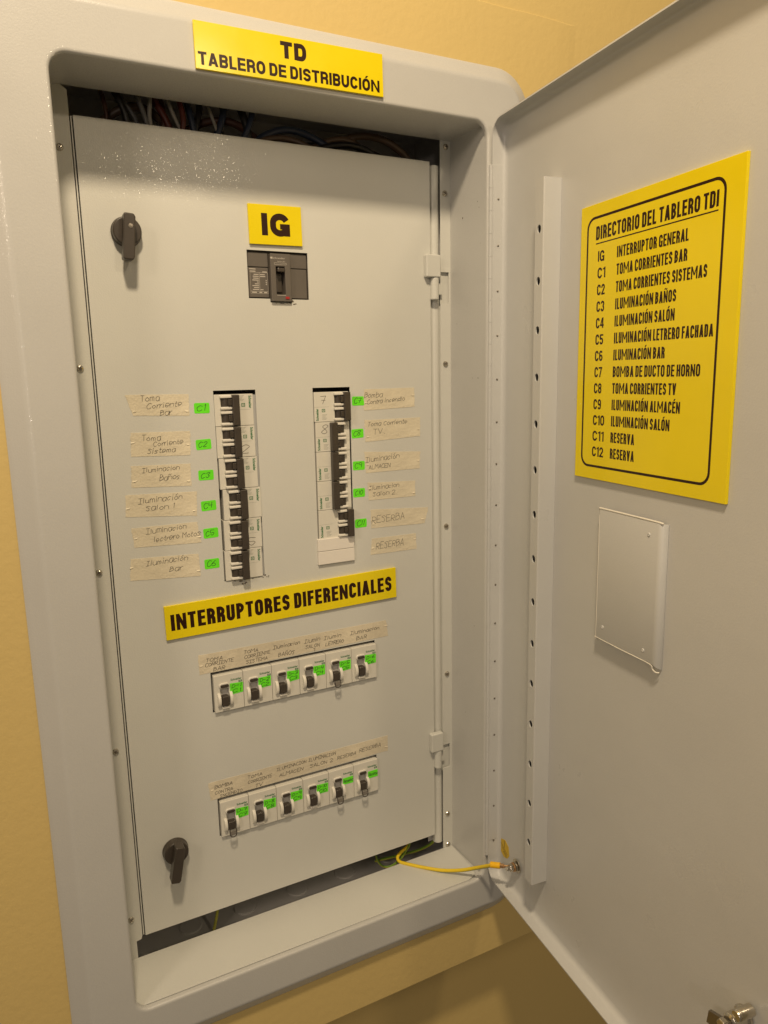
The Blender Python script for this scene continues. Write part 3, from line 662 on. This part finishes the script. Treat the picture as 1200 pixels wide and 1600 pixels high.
bar(ln, 66.2, 66.5, 364, 384, 2.94); bar(ln, 76, 76.2, 361.2, 384, 2.94); bar(ln, 55.5, 55.7, 361.2, 384, 2.94)
rq = random.Random(5)
for k in range(9):
    z = 382.4-k*2.05; a = 65.4-rq.uniform(2, 8); bar(ln, a, 65.4, z-.85, z, 2.94)
    if k in (0, 1, 8): bar(ln, 67, 67+rq.uniform(3, 6.5), z-.85, z, 2.94)
    if k in (3, 4, 5): bar(ln, 73.6, 74.6, z-1.2, z, 2.94)
for a, b in ((57, 62.5), (65.5, 68.8), (71, 74.8)): bar(ln, a, b, 362.0, 363.1, 2.94)
for a, b, z in ((54.6, 62.2, 388.2), (55.2, 62, 385.8), (70, 75.4, 385.4)): bar(ln, a, b, z-.9, z, 2.94)
mpart('rating_print', ln, LIGHTINK)

# ================================================================== TWO-POLE BREAKERS in the two columns
def drum(cx, z0, z1, r=5.6, n=14):
    mb = MB(); P = []
    for k in range(n+1):
        a = math.pi*k/n; P.append((cx+r*math.cos(a), 1.2-r*.78*math.sin(a)))
    P = [(cx-r, 4), (cx-r, 1.2)]+P[::-1][1:-1]+[(cx+r, 1.2), (cx+r, 4)]
    mb.prism_z(P, z0, z1); return mb
def build_breaker(sgn, on, txt_side):
    """sgn +1: toggles left of the centre (left column), -1: mirrored"""
    root = thing('circuit_breaker', '', 'circuit breaker')
    mx = lambda a, b: (a, b) if sgn > 0 else (-b, -a)
    holes = []
    for zc in (8.85, -8.85):
        a, b = mx(-15.2, -4.0); holes.append((a, b, zc-4.8, zc+4.8))
    body = sheet(-22.4, 22.4, -17.75, 17.75, holes, 0, 3.5); body.box(-22.3, 22.3, 6.6, 58, -17.6, 17.6)
    # sides between the front skin and the deep body
    body.box(-22.35, -21.2, 3.5, 6.6, -17.6, 17.6).box(21.2, 22.35, 3.5, 6.6, -17.6, 17.6)
    part('body', body, WHITE, root, bevel=.35)
    cx = -9.7*sgn
    for zc in (8.85, -8.85):
        part('toggle_drum', drum(cx, zc-4.7, zc+4.7), BLACK, root, smooth_=False)
        for s in (1, -1):
            a, b = mx(-16.4, -2.6)
            part('toggle_cheek', MB().box(a, b, -4.6, -.02, zc+s*6.35-1.55, zc+s*6.35+1.55), WHITE2, root, bevel=.9, seg=3)
    if on: a, b = mx(-3.9, 4.3)
    else: a, b = (13.8, 22.0)
    if on and sgn < 0: a, b = (-4.3, 3.6)
    bar_ = MB().box(a, b, -8.6, -.1, -17.3, 17.3)
    part('tie_bar', bar_, BLACK, root, bevel=1.1, seg=3)
    # arms from the drums to the bar
    for zc in (8.85, -8.85):
        if on: a2, b2 = mx(-8, -3.6) if sgn > 0 else (3.3, 8)
        else: a2, b2 = (10, 14.1)
        part('toggle_arm', MB().box(a2, b2, -6.2, -2.6, zc-3.6, zc+3.6), BLACK, root, bevel=.5)
    # print: brand name running down the outer side, small square mark, rating lines
    me = schn_small
    if sgn > 0:
        o = part('brand_print', me, GREENINK, root, (17.2, -.06, 15.8)); o.rotation_euler = (0, R(90), 0)
        lg = MB()
        bar(lg, 8.6, 9.4, 3.4, 7.4, -.06); bar(lg, 12.0, 12.8, 3.4, 7.4, -.06); bar(lg, 9.4, 12.0, 6.7, 7.4, -.06); bar(lg, 9.4, 12.0, 3.4, 4.1, -.06); bar(lg, 10.2, 11.2, 4.8, 6.0, -.06)
        part('quality_mark', lg, GREENINK, root)
        gp = MB()
        for k in range(5): bar(gp, 5.6+(k % 2)*.6, 12-(k % 3)*1.1, 15.6-k*1.4, 16.0-k*1.4, -.06)
        bar(gp, 5.6, 18, .0, .22, -.06)
        part('rating_print', gp, GREYINK, root)
    else:
        o = part('brand_print', me, GREENINK, root, (-17.2, -.06, -16.2)); o.rotation_euler = (0, R(-90), 0)
        lg = MB()
        bar(lg, -12.8, -12.0, -6.2, -2.4, -.06); bar(lg, -9.4, -8.6, -6.2, -2.4, -.06); bar(lg, -12.0, -9.4, -3.1, -2.4, -.06); bar(lg, -12.0, -9.4, -6.2, -5.5, -.06); bar(lg, -11.2, -10.2, -4.8, -3.7, -.06)
        part('quality_mark', lg, GREENINK, root)
        gp = MB()
        for k in range(5): bar(gp, -12.6, -6.2-(k % 3), -9.4-k*1.4, -9.0-k*1.4, -.06)
        bar(gp, -22.2, -3.5, -.1, .12, -.06)
        part('rating_print', gp, GREYINK, root)
    return root
schn_small = text_mesh(BRAND, 14.5, 3.3, .035, m_=GREENINK)
GB = 'two-pole breakers in the left column'; GR = 'two-pole breakers in the right column'
p1 = build_breaker(1, True, 1)
circ = ['C1', 'C2', 'C3', 'C4', 'C5', 'C6']
sh = [0, .2, 1.2, 3.6, 2.4, 1.4]
labs1 = ['white two-pole breaker beside the green C1 sticker, topmost of the left column', 'white two-pole breaker beside the green C2 sticker', 'white two-pole breaker beside the green C3 sticker',
         'white two-pole breaker beside the green C4 sticker, shifted slightly right', 'white two-pole breaker beside the green C5 sticker with a pencilled 5', 'white two-pole breaker beside the green C6 sticker, lowest of the left column']
for i in range(6):
    o = p1 if i == 0 else copy_tree(p1)
    o.location = Vector((27.6+sh[i], -1.5, 232.2-36.0*i))*K; o['label'] = labs1[i]; o['group'] = GB
    if i in (1, 4):
        pm = MB(); pen(pm, '2' if i == 1 else '5', 6, -14, 8, 9, lw=.6, rnd=random.Random(i)); part('pencil_number', pm, PEN, o, (0, -.06, 0))
p2 = build_breaker(-1, True, -1)
p3 = build_breaker(-1, False, -1)
labs2 = ['white two-pole breaker beside the green C7 sticker, switched off with its bar to the right', 'white two-pole breaker beside the green C8 sticker, marked with a pencilled 8', 'white two-pole breaker beside the green C9 sticker',
         'white two-pole breaker beside the green C10 sticker', 'white two-pole breaker beside the green C11 sticker, switched off above the blank plate']
for i in range(5):
    src = p3 if i in (0, 4) else p2
    o = src if i in (0, 1) else copy_tree(src)
    o.location = Vector((147.6+(.6 if i else 0), -1.5, 231.6-35.95*i))*K; o['label'] = labs2[i]; o['group'] = GR
for i, o in enumerate([p3, p2]):
    pm = MB(); pen(pm, '78'[i], -15, 4, 7, 9.5, lw=.6, rnd=random.Random(i+4)); part('pencil_number', pm, PEN, o, (0, -.06, 0))
bl = thing('blank_plate', 'ivory plastic blank plate filling the bottom of the right breaker column', 'blanking plate', (147.4, -3, 38))
part('blank_module', MB().box(-24.6, 24.6, -.6, 8, 0, 16.4), BLANKM, bl, (0, 0, 0), bevel=.5)
part('blank_module', MB().box(-24.6, 24.6, -.6, 8, 16.9, 32.2), BLANKM, bl, (0, 0, 0), bevel=.5)

# ================================================================== RESIDUAL CURRENT DEVICES
schn_rc = text_mesh(BRAND, 13.4, 2.7, .03, m_=GREENINK)
def build_rcd(off):
    r = thing('residual_current_breaker', '', 'circuit breaker')
    holes = [(-10.6, -.2, -15.8, 5.4)]
    body = sheet(-17.75, 17.75, -23, 23, holes, 0, 4); body.box(-17.7, 17.7, 9, 60, -22.9, 22.9)
    for x in (-17.7, 16.7): body.box(x, x+1.0, 4, 9, -22.9, 22.9)
    body.box(-16.6, 16.6, 4, 9, 21.9, 22.9).box(-16.6, 16.6, 4, 9, -22.9, -21.9)
    part('body', body, WHITE, r, bevel=.9, seg=3)
    part('recess', MB().box(-10.4, -.4, 3.0, 3.9, -15.6, 5.2), RECESS, r)
    bt = part('test_button_surround', MB().prism(rrect(-12.0, .6, 6.8, 13.2, 3, 5), -1.7, -.02), WHITE2, r, bevel=.8, seg=3)
    part('test_button', MB().prism(rrect(-10.6, -.4, 7.6, 11.6, 1.9, 5), -2.9, -1.8), BLACK, r, bevel=.4)
    def cheek(x0, x1):
        P = [(-2.0+0, 0)]
        pts = []
        for k in range(13):
            a = math.pi*k/12; pts.append((-7.6+8.6*math.cos(a), -5.6*math.sin(a)))
        mb = MB(); n = len(pts)
        vs = [(x0, y, z) for z, y in pts]+[(x1, y, z) for z, y in pts]
        fs = [tuple(range(n)), tuple(range(2*n-1, n-1, -1))]+[(i, i+1, i+1+n, i+n) for i in range(n-1)]
        return mb.add(vs, fs)
    part('toggle_cheek', cheek(-14.4, -10.7), WHITE2, r, bevel=.7, seg=2)
    part('toggle_cheek', cheek(-.1, 3.6), WHITE2, r, bevel=.7, seg=2)
    if off:
        t_ = MB().prism([(-9.8, -13.6), (-1.0, -13.6), (-1.0, -3.0), (-9.8, -3.0)], -5.0, 2.9)
        part('toggle', t_, BLACK, r, bevel=1.0, seg=3)
        lp_ = MB().tube([(-9.2, -6.4, -12.5), (-9.4, -7.6, -17), (-8.4, -8, -20.4), (-5.4, -8.2, -21.6), (-2.4, -8, -20.4), (-1.4, -7.6, -17), (-1.6, -6.4, -12.5)], .65, 8)
        part('locking_clasp', lp_, BLACK, r, smooth_=True)
        part('clasp_tab', MB().prism([(-8.4, -19.6), (-2.4, -19.6), (-1.8, -14), (-9, -14)], -7.5, -6.9), CLEARG, r, bevel=.3)
    else:
        t_ = MB().prism([(-9.8, -14.4), (-1.0, -14.4), (-1.0, -3.2), (-3, -2.2), (-8, -2.2), (-9.8, -3.2)], -5.6, 2.9)
        part('toggle', t_, BLACK, r, bevel=1.3, seg=3)
        part('lower_lip', MB().box(-9.4, -.6, -3.4, -.02, -18.8, -16.2), WHITE2, r, bevel=.9, seg=3)
    part('brand_print', schn_rc, GREENINK, r, (2.6, -.06, 13.6))
    lg = MB(); bar(lg, 12.2, 16.6, 10.2, 12.6, -.06); part('quality_mark', lg, GREENINK, r)
    bl_ = MB(); bar(bl_, 13, 15.8, 11.1, 11.7, -.1); part('mark_slot', bl_, WHITE, r)
    return r
ron = build_rcd(False); roff = build_rcd(True)
L1 = [('D-1', 'C1'), ('D-2', 'C2'), ('D-3', 'C3'), ('D-4', 'C4'), ('D-5', 'C5'), ('D-6', 'C6')]
L2 = [('D-7', 'C7'), ('D-8', 'C8'), ('D-9', 'C9'), ('D-10', 'C10'), ('Reserba',), ('Reserba',)]
used = {}
todo = []
for row, (lst, x0_, zc, slope) in enumerate(((L1, 1.2, -101.4, 0), (L2, -.6, -264.2, 0))):
    for i, t_ in enumerate(lst):
        off = (row == 0 and i == 4) or (row == 1 and i in (0, 4, 5))
        todo.append((row, i, t_, off, x0_+36.0*i, zc))
first = {}
for row, i, t_, off, x, z in todo:
    src = roff if off else ron
    if off not in first: first[off] = True; o = src; keep = [c.name for c in src.children]
    else:
        o = copy_tree(src)
    todo_o = o; o.location = Vector((x, -4.2, z))*K
    o['group'] = 'differential breakers in the upper row' if row == 0 else 'differential breakers in the lower row'
    if row == 1 and i > 3: o['label'] = 'differential breaker with green Reserba sticker, %s of the lower row' % ('fifth from the left' if i == 4 else 'rightmost')
    else: o['label'] = 'differential breaker with green %s %s sticker in the %s row%s' % (t_[0], t_[1], 'upper' if row == 0 else 'lower', ', toggled off' if off else '')
    o['tmp'] = str((row, i))
rs = [o for o in list(COL.objects) if o.name.startswith('residual_current_breaker')]
for o in rs:
    row, i = eval(o['tmp']); del o['tmp']; rr = random.Random(row*10+i)
    t_ = (L1, L2)[row][i]; dx = rr.uniform(-.6, .6); dz = rr.uniform(-.6, .6)
    q = [(.8, -3.6), (16.6, -3.0), (16.9, 9.4), (1.0, 10.2)] if not (row == 1 and i > 3) else [(2.2, -1.0), (17.2, -.6), (17.2, 8.6), (2.4, 8.2)]
    q = [(a+dx+rr.uniform(-.4, .4)*0-0.0, b+dz+rr.uniform(-.5, .5)) for a, b in q]; q = [(min(a, 17.4), b) for a, b in q]
    s = part('green_sticker', MB().prism(q, -.35, -.12), GREEN, o)
    pm = MB()
    if len(t_) == 2:
        pen(pm, t_[0], 3.0+dx, 4.2+dz, 11.5, 4.2, lw=.62, rnd=rr); pen(pm, t_[1], 4.0+dx, -2.0+dz, 10, 4.2, lw=.62, rnd=rr)
    else: pen(pm, t_[0], 3.2+dx, 2.0+dz, 13, 4.0, lw=.55, rnd=rr)
    part('handwriting', pm, PENG, s, (0, -.38, 0))

# ================================================================== MASKING TAPE LABELS
def ragged(q, rr, amp=.45, step=6):
    out = []
    for i in range(4):
        a = Vector((*q[i], 0)); b = Vector((*q[(i+1) % 4], 0)); d = (b-a); n = max(2, int(d.length/(step if i % 2 == 0 else 1.6)))
        for k in range(n):
            p = a+d*(k/n); am = amp*(.35 if i % 2 == 0 else 1.2); out.append((p.x+rr.uniform(-am, am), p.y+rr.uniform(-am, am)*(.5 if i % 2 == 0 else 1)))
    return out
def tape(quad, lines, label, group=None, m_=TAPE, seed=0, inkm=PEN, lw=.52):
    """quad TL TR BR BL; lines (text, x, z, width, height, slope)"""
    rr = random.Random(seed+50)
    TL, TR, BR, BL = quad; cx = (TL[0]+TR[0])/2; cz = min(BL[1], BR[1])
    t_ = thing('tape_label', label, 'label', (cx, -.02, cz), group=group)
    q = [(x-cx, z-cz) for x, z in (BL, BR, TR, TL)]
    part('masking_tape', MB().prism(ragged(q, rr), -.30, 0), m_, t_)
    # lifted, creased ends that catch the light
    for e, s in ((q[0], 1), (q[1], -1)):
        f = MB(); zz = e[1]+rr.uniform(4, 16); xx = e[0]+s*rr.uniform(.3, 2)
        f.add([(xx, -.32, zz), (xx+s*rr.uniform(3, 6), -.32, zz+rr.uniform(-1, 1)), (xx+s*2.6, -1.0, zz-1.1), (xx-.3*s, -.95, zz-1.3)], [(0, 1, 2, 3)])
        part('tape_crease', f, m_, t_)
    pm = MB()
    for (s, x, z, w_, h_, sl) in lines: pen(pm, s, x-cx, z-cz, w_, h_, sl, lw=lw, rnd=rr)
    part('handwriting', pm, inkm, t_, (0, -.36, 0))
    return t_
TL_ = [
 ([(-89.4,252.6),(-22.6,251.4),(-23.1,227.9),(-82.7,230.4)], [('Toma',-74,245.2,20,6.4,.02),('Corriente',-68,237.2,37,5.4,.05),('Bar',-54.5,229.8,12,5.6,0)], 'tape label Toma Corriente Bar, left of the C1 sticker'),
 ([(-87.0,212.2),(-23.5,211.1),(-24.5,184.2),(-88.2,186.7)], [('Toma',-76,202.5,20,6,.02),('Corriente',-64,196,32,5.2,.06),('Sistema',-71,188.4,30,5.4,.03)], 'tape label Toma Corriente Sistema, left of the C2 sticker'),
 ([(-89.0,176.5),(-25.2,174.9),(-26.1,150.0),(-90.2,153.2)], [('Iluminacion',-78,168.4,40,5.2,.03),('Baños',-60,158.4,22,6,.02)], 'tape label Iluminacion Baños, left of the C3 sticker'),
 ([(-97.2,145.5),(-20.3,143.1),(-22.1,115.5),(-99.1,121.6)], [('Iluminación',-85,134.6,48,6,.04),('Salon 1',-77.5,126.2,31,5.6,.02)], 'tape label Iluminación Salon 1, left of the C4 sticker'),
 ([(-94.4,108.4),(-22.6,108.3),(-18.6,83.6),(-92.4,86.8)], [('Iluminacion',-79,100.2,44,5.8,.04),('lectrero Motos',-71.5,90.4,52,5.6,.04)], 'tape label Iluminacion lectrero, left of the C5 sticker'),
 ([(-97.8,74.6),(-23.4,71.2),(-22.0,44.8),(-99.7,50.0)], [('Iluminación',-82,64.4,46,6,.03),('Bar',-57,54.6,14,5.8,0)], 'tape label Iluminación Bar, left of the C6 sticker')]
for i, (q, l, lab) in enumerate(TL_): tape(q, l, lab, 'masking tape labels left of the left column', seed=i)
TR_ = [
 ([(192.0,251.1),(263.3,251.6),(263.8,227.3),(191.8,225.3)], [('Bomba',192.4,240.6,25,6.2,.02),('Contra incendio',196,232.6,53,5,.06)], 'tape label Bomba Contra incendio, right of the C7 sticker'),
 ([(191.8,213.2),(271.9,213.5),(271.6,189.6),(192.8,186.2)], [('Toma Corriente',196,205.2,56,5.2,.03),('TV.',203,195,17,6.2,.02)], 'tape label Toma Corriente TV, right of the C8 sticker'),
 ([(190.8,173.9),(271.4,169.5),(270.2,147.7),(192.6,147.2)], [('Iluminación',192,160.4,48,6,.06),('ALMACEN',196.4,151.6,30,5,.03)], 'tape label Iluminación ALMACEN, right of the C9 sticker'),
 ([(194.0,134.5),(263.4,131.9),(263.1,111.5),(195.2,112.2)], [('Iluminacion',196,125,43,5.6,.03),('Salon 2',201,117,32,5.4,.01)], 'tape label Iluminacion Salon 2, right of the C10 sticker'),
 ([(197.5,100.0),(282.8,94.7),(276.8,73.6),(197.8,75.8)], [('RESERBA',199,81.4,47,8.6,.03)], 'tape label RESERBA beside the green C11 sticker'),
 ([(198.3,62.0),(263.4,61.7),(264.0,40.6),(196.0,41.0)], [('RESERBA',204,47.6,40,8.2,.02)], 'tape label RESERBA beside the blank plate, lowest on the right')]
for i, (q, l, lab) in enumerate(TR_): tape(q, l, lab, 'masking tape labels right of the right column', seed=i+20, m_=TAPE)
tape([(-31.5,-50.5),(216.4,-50.2),(219.1,-72.1),(-31.6,-74.2)],
 [('TOMA',-23.4,-60.4,20,4.4,0),('CORRIENTE',-24.4,-66.0,34,4,.02),('BAR',-15,-73,14,4.8,0),('TOMA',22.6,-59,18,4,0),('CORRIENTE',23.4,-65.2,32,4,.02),('SISTEMA',25,-72,27,4,.02),
  ('Iluminacion',59.6,-60.4,35,4.4,.02),('BAÑOS',66,-71.4,21,5,.01),('Ilumin',100.6,-60.6,21,5,.02),('SALON',101.8,-68.0,19,4.6,0),('1',110,-73.2,6,4,0),
  ('Ilumin',127,-61,24,5,.02),('LETRERO',129,-69.4,25,4.4,.02),('Iluminacion',164,-61,42,4.6,.01),('BAR',172.5,-69.6,15,5,0)],
 'long strip of tape with six handwritten names above the upper differential row', m_=TAPE2, seed=41, lw=.58)
tape([(-29.8,-213.6),(215.3,-213.6),(214.9,-235.6),(-28.7,-236.9)],
 [('BOMBA',-22.8,-223.6,22,4.2,.02),('CONTRA',-22.6,-230.4,22,3.8,0),('INCENDIO',-17,-236,28,3.6,.0),('TOMA',18.6,-221.6,19,4,0),('CORRIENTE',18.8,-228.4,31,3.8,.02),('TV',27.5,-235.6,9,4.2,0),
  ('ILUMINACION',56.6,-221.6,40,4,.01),('ALMACEN',59.6,-230.6,32,4.2,.02),('ILUMINACION',99.6,-221.0,38,4.2,.01),('SALON 2',101.4,-230,32,4.4,.02),('RESERBA',140,-229,27,4.6,.02),('RESERBA',172,-227.4,32,5,.03)],
 'long strip of tape with six handwritten names above the lower differential row', m_=TAPE2, seed=42, lw=.58)

# ================================================================== GREEN STICKERS
def sticker(cx, cz, w_, h_, txt, label, seed, group):
    rr = random.Random(seed); s = thing('circuit_sticker', label, 'sticker', (cx, -.02, cz), group=group)
    s.rotation_euler[1] = R(rr.uniform(-2.5, 1))
    part('green_label', MB().prism(rrect(-w_/2, w_/2, -h_/2, h_/2, 1.6, 3), -.22, 0), GREEN, s)
    pm = MB(); pen(pm, txt, -w_/2+2.6, -3.0, w_-6.4 if len(txt) > 2 else w_-7.5, 6, 0.04, lw=.6, rnd=rr); part('handwriting', pm, PENG, s, (0, -.26, 0))
for i, (x, z) in enumerate([(-8.7, 235.7), (-9.4, 195.3), (-8.8, 160.6), (-8.0, 125.5), (-7.5, 93.5), (-8.5, 57.4)]):
    sticker(x, z, 17.2, 11.4, 'C%d' % (i+1), 'fluorescent green sticker C%d left of the left breaker column' % (i+1), i, 'green stickers by the left column')
for i, (x, z) in enumerate([(184.0, 237.2), (182.0, 197.4), (182.7, 157.4), (182.0, 123.2), (183.4, 84.0)]):
    sticker(x, z, 16.4, 11.0, 'C%d' % (i+7), 'fluorescent green sticker C%d right of the right breaker column' % (i+7), i+20, 'green stickers by the right column')
# earth sticker on the open door
es = thing('earth_sticker', 'small yellow earth-symbol sticker on the door above the earth stud', 'sticker', dworld(16, FY-.05, -378), DPHI)
part('yellow_label', MB().prism([(-11, 5), (-1, 0), (8, 3), (13, 10), (11, 22), (2, 27), (-9, 23), (-13, 14)], -.25, 0), mat('dull_yellow_label', (.62, .42, .02), .5), es)
em = MB()
def seg(x0, z0, x1, z1, w_=.8):
    a = Vector((x0, 0, z0)); b = Vector((x1, 0, z1)); d = (b-a).normalized(); t = Vector((-d.z, 0, d.x))*w_/2
    em.add([(p.x, -.3, p.z) for p in (a-t, b-t, b+t, a+t)], [(0, 1, 2, 3)])
seg(1, 25, 0, 14); seg(-9, 17, 8, 9); seg(-5, 12, 7, 6); seg(-2, 8, 6, 3.6)
part('earth_symbol', em, INK, es)

# ================================================================== CABLES
def P_(o, name, mb, mats, **k): return part(name, mb, mats, o, **k)
ec = thing('earth_cable', 'yellow earth cable looping out of the cabinet to the stud on the open door', 'cable', (260, 0, -405))
ex, ey, ez = dworld(sx_, FY-8, sz_)
base = Vector((260, 0, -405))
pts = [(262, 40, -372), (263, 28, -392), (254.8, 20, -405), (240.5, 14, -407.2), (232.0, 9, -409.3), (231.5, 2, -411.9), (238.8, -8, -411.9), (254.5, -26, -411.4), (272.8, -46, -409.5), (290.4, -66, -402.7), (303.2, -86, -390.6), (ex-17, ey+21, ez-4)]
pts = [Vector(p)-base for p in pts]
P_(ec, 'cable_sheath', MB().tube(pts, 2.3, 14, sub=8), YCABLE, smooth_=True)
gp = [p+Vector((.4, -1.0, -1.5)) for p in pts]
P_(ec, 'green_stripe', MB().tube(gp, .95, 8, sub=8), GSTRIPE, smooth_=True)
e = Vector((ex, ey, ez))-base; tip = Vector(pts[-1]); d = (e-tip).normalized()
P_(ec, 'lug_sleeve', MB().tube([tip-d*3.5, tip+d*10], 4.0, 16, sub=1), YSLEEVE, bevel=.8)
lug = MB().tube([tip+d*10, tip+d*15], 2.8, 12, sub=1)
# flat ring of the lug lying in the plane of the door
lugr = MB().lathe([(5.8, -1), (5.8, 1), (2.8, 1.01)], n=20)
lo = P_(ec, 'lug_barrel', lug, COPPER)
lr = P_(ec, 'lug_ring', lugr, COPPER); lr.location = e*K; lr.rotation_euler = (0, 0, DPHI)
lt_ = P_(ec, 'lug_tongue', MB().tube([tip+d*15, e-d*4.5], 1.7, 8, sub=1), COPPER)
# thin green-yellow conductor in the gap
def cable(pts, r, m_, label, name='cable', group=None, m2=None):
    b = Vector(pts[0]); t_ = thing(name, label, 'cable', tuple(b), group=group)
    q = [Vector(p)-b for p in pts]
    part('sheath', MB().tube(q, r, 10, sub=6), m_, t_, smooth_=True)
    if m2: part('stripe', MB().tube([p+Vector((0, -.5, r*.5)) for p in q], r*.66, 8, sub=6), m2, t_, smooth_=True)
    return t_
cable([(306, 24, -372), (305.8, 16, -393.6), (302.4, 16, -403.0), (293.6, 18, -413.8), (275.1, 22, -420.4), (250.3, 26, -421.7), (226.0, 30, -422.0), (210, 38, -426)], 1.9, YGCABLE, 'thin green-yellow wire hanging behind the inner door at the lower right', m2=GSTRIPE)
cable([(262, 26, -384), (256.9, 18, -401.4), (250.3, 16, -408.3), (239.5, 14, -417.7), (225.8, 16, -425.5), (215.5, 20, -425.4), (210.4, 26, -421.2), (209, 34, -412)], 1.6, YGCABLE, 'green-yellow wire curling into the bottom gap beside the earth cable', m2=GSTRIPE)
cable([(-20, 30, -385), (-22.5, 30, -408.7), (-24.5, 32, -423.4), (-28.5, 34, -442.2)], 2.0, YGCABLE, 'green-yellow wire standing in the bottom gap below the lower latch', m2=GSTRIPE)
# bundle of conductors in the top gap
cols = {'umber': mat('umber_wire', (.11, .07, .045), .4), 'brown': mat('brown_wire', (.10, .045, .03), .4), 'black': mat('black_wire', (.018, .016, .015), .35), 'grey': mat('grey_wire', (.17, .165, .16), .4), 'red': mat('red_wire', (.13, .03, .02), .4), 'white': mat('white_wire', (.36, .34, .30), .4), 'blue': mat('dark_blue_wire', (.03, .04, .07), .4)}
WR = [(-82, -80, 'brown', 2.2), (-72, -60, 'black', 3.6), (-62, -44, 'grey', 2.2), (-50, -38, 'grey', 2.6), (-36, -36, 'white', 2.2), (-30, -12, 'red', 3.6), (-22, -24, 'brown', 3), (-18, 0, 'white', 2), (-6, -6, 'red', 3), (4, 12, 'blue', 3.6), (18, 8, 'black', 3.4), (26, 38, 'white', 1.8), (44, 30, 'blue', 3.8), (62, 70, 'black', 4.2), (74, 58, 'blue', 3.2)]
for i, (a, b, c, r) in enumerate(WR):
    rr = random.Random(i)
    y0_ = rr.uniform(22, 44)
    cable([(a-2, y0_+22, 577), (a, y0_, 560), ((a+b)/2+rr.uniform(-3, 3), y0_-4, 540), (b, y0_, 520), (b+(b-a)*.4, y0_+8, 495)], r, cols[c], '%s wire going down behind the top of the inner door, number counted from the left' % c if False else
          ['leftmost thin brown wire', 'thick black wire next to the leftmost brown wire', 'slanting grey wire left of the white one', 'slanting grey wire close beside the white one', 'upright white wire', 'thick slanting red wire', 'brown wire crossing the thick red wire', 'slanting white wire right of the red wire', 'upright red wire', 'dark blue wire right of the red wires', 'black wire crossing the dark blue wire', 'short thin white wire, rightmost white one', 'thick dark blue wire leaning left', 'rightmost thick black wire of the bundle', 'dark blue wire crossing the rightmost black wire'][i]+' in the top gap',
          name='wire', group='wires in the top gap of the cabinet')
ARC = [(118, 262, 26, 537, 3.8, 'black', 'thick black wire arching behind the right of the top gap'), (128, 250, 34, 545, 3.6, 'umber', 'brownish wire arching just above the black one in the top gap'),
 (96, 232, 46, 538, 4.2, 'black', 'deepest black wire arching low in the middle of the top gap'), (62, 190, 30, 548, 4.0, 'blue', 'dark blue wire arching in the middle of the top gap'),
 (60, 160, 22, 536, 3.4, 'umber', 'brownish wire arching low between the bundle and the black arcs'), (150, 300, 40, 556, 4.4, 'umber', 'uppermost brownish wire arching at the right of the top gap'),
 (-20, 110, 48, 552, 4.2, 'brown', 'brown wire arching behind the coloured bundle'), (-100, 10, 56, 556, 4.4, 'umber', 'brownish wire arching behind the left end of the bundle'), (180, 290, 54, 540, 4.0, 'black', 'black wire arching deep at the right end of the top gap')]
for i, (x0_, x1_, y_, zt, r, c, lab) in enumerate(ARC):
    pts = [(x0_+(x1_-x0_)*k/8, y_+4*math.sin(k+i), 500+(zt-500)*math.sin(math.pi*k/8)**.6 if 0 < k < 8 else 492) for k in range(9)]
    cable(pts, r, cols[c], lab, name='wire', group='wires arching in the top gap')
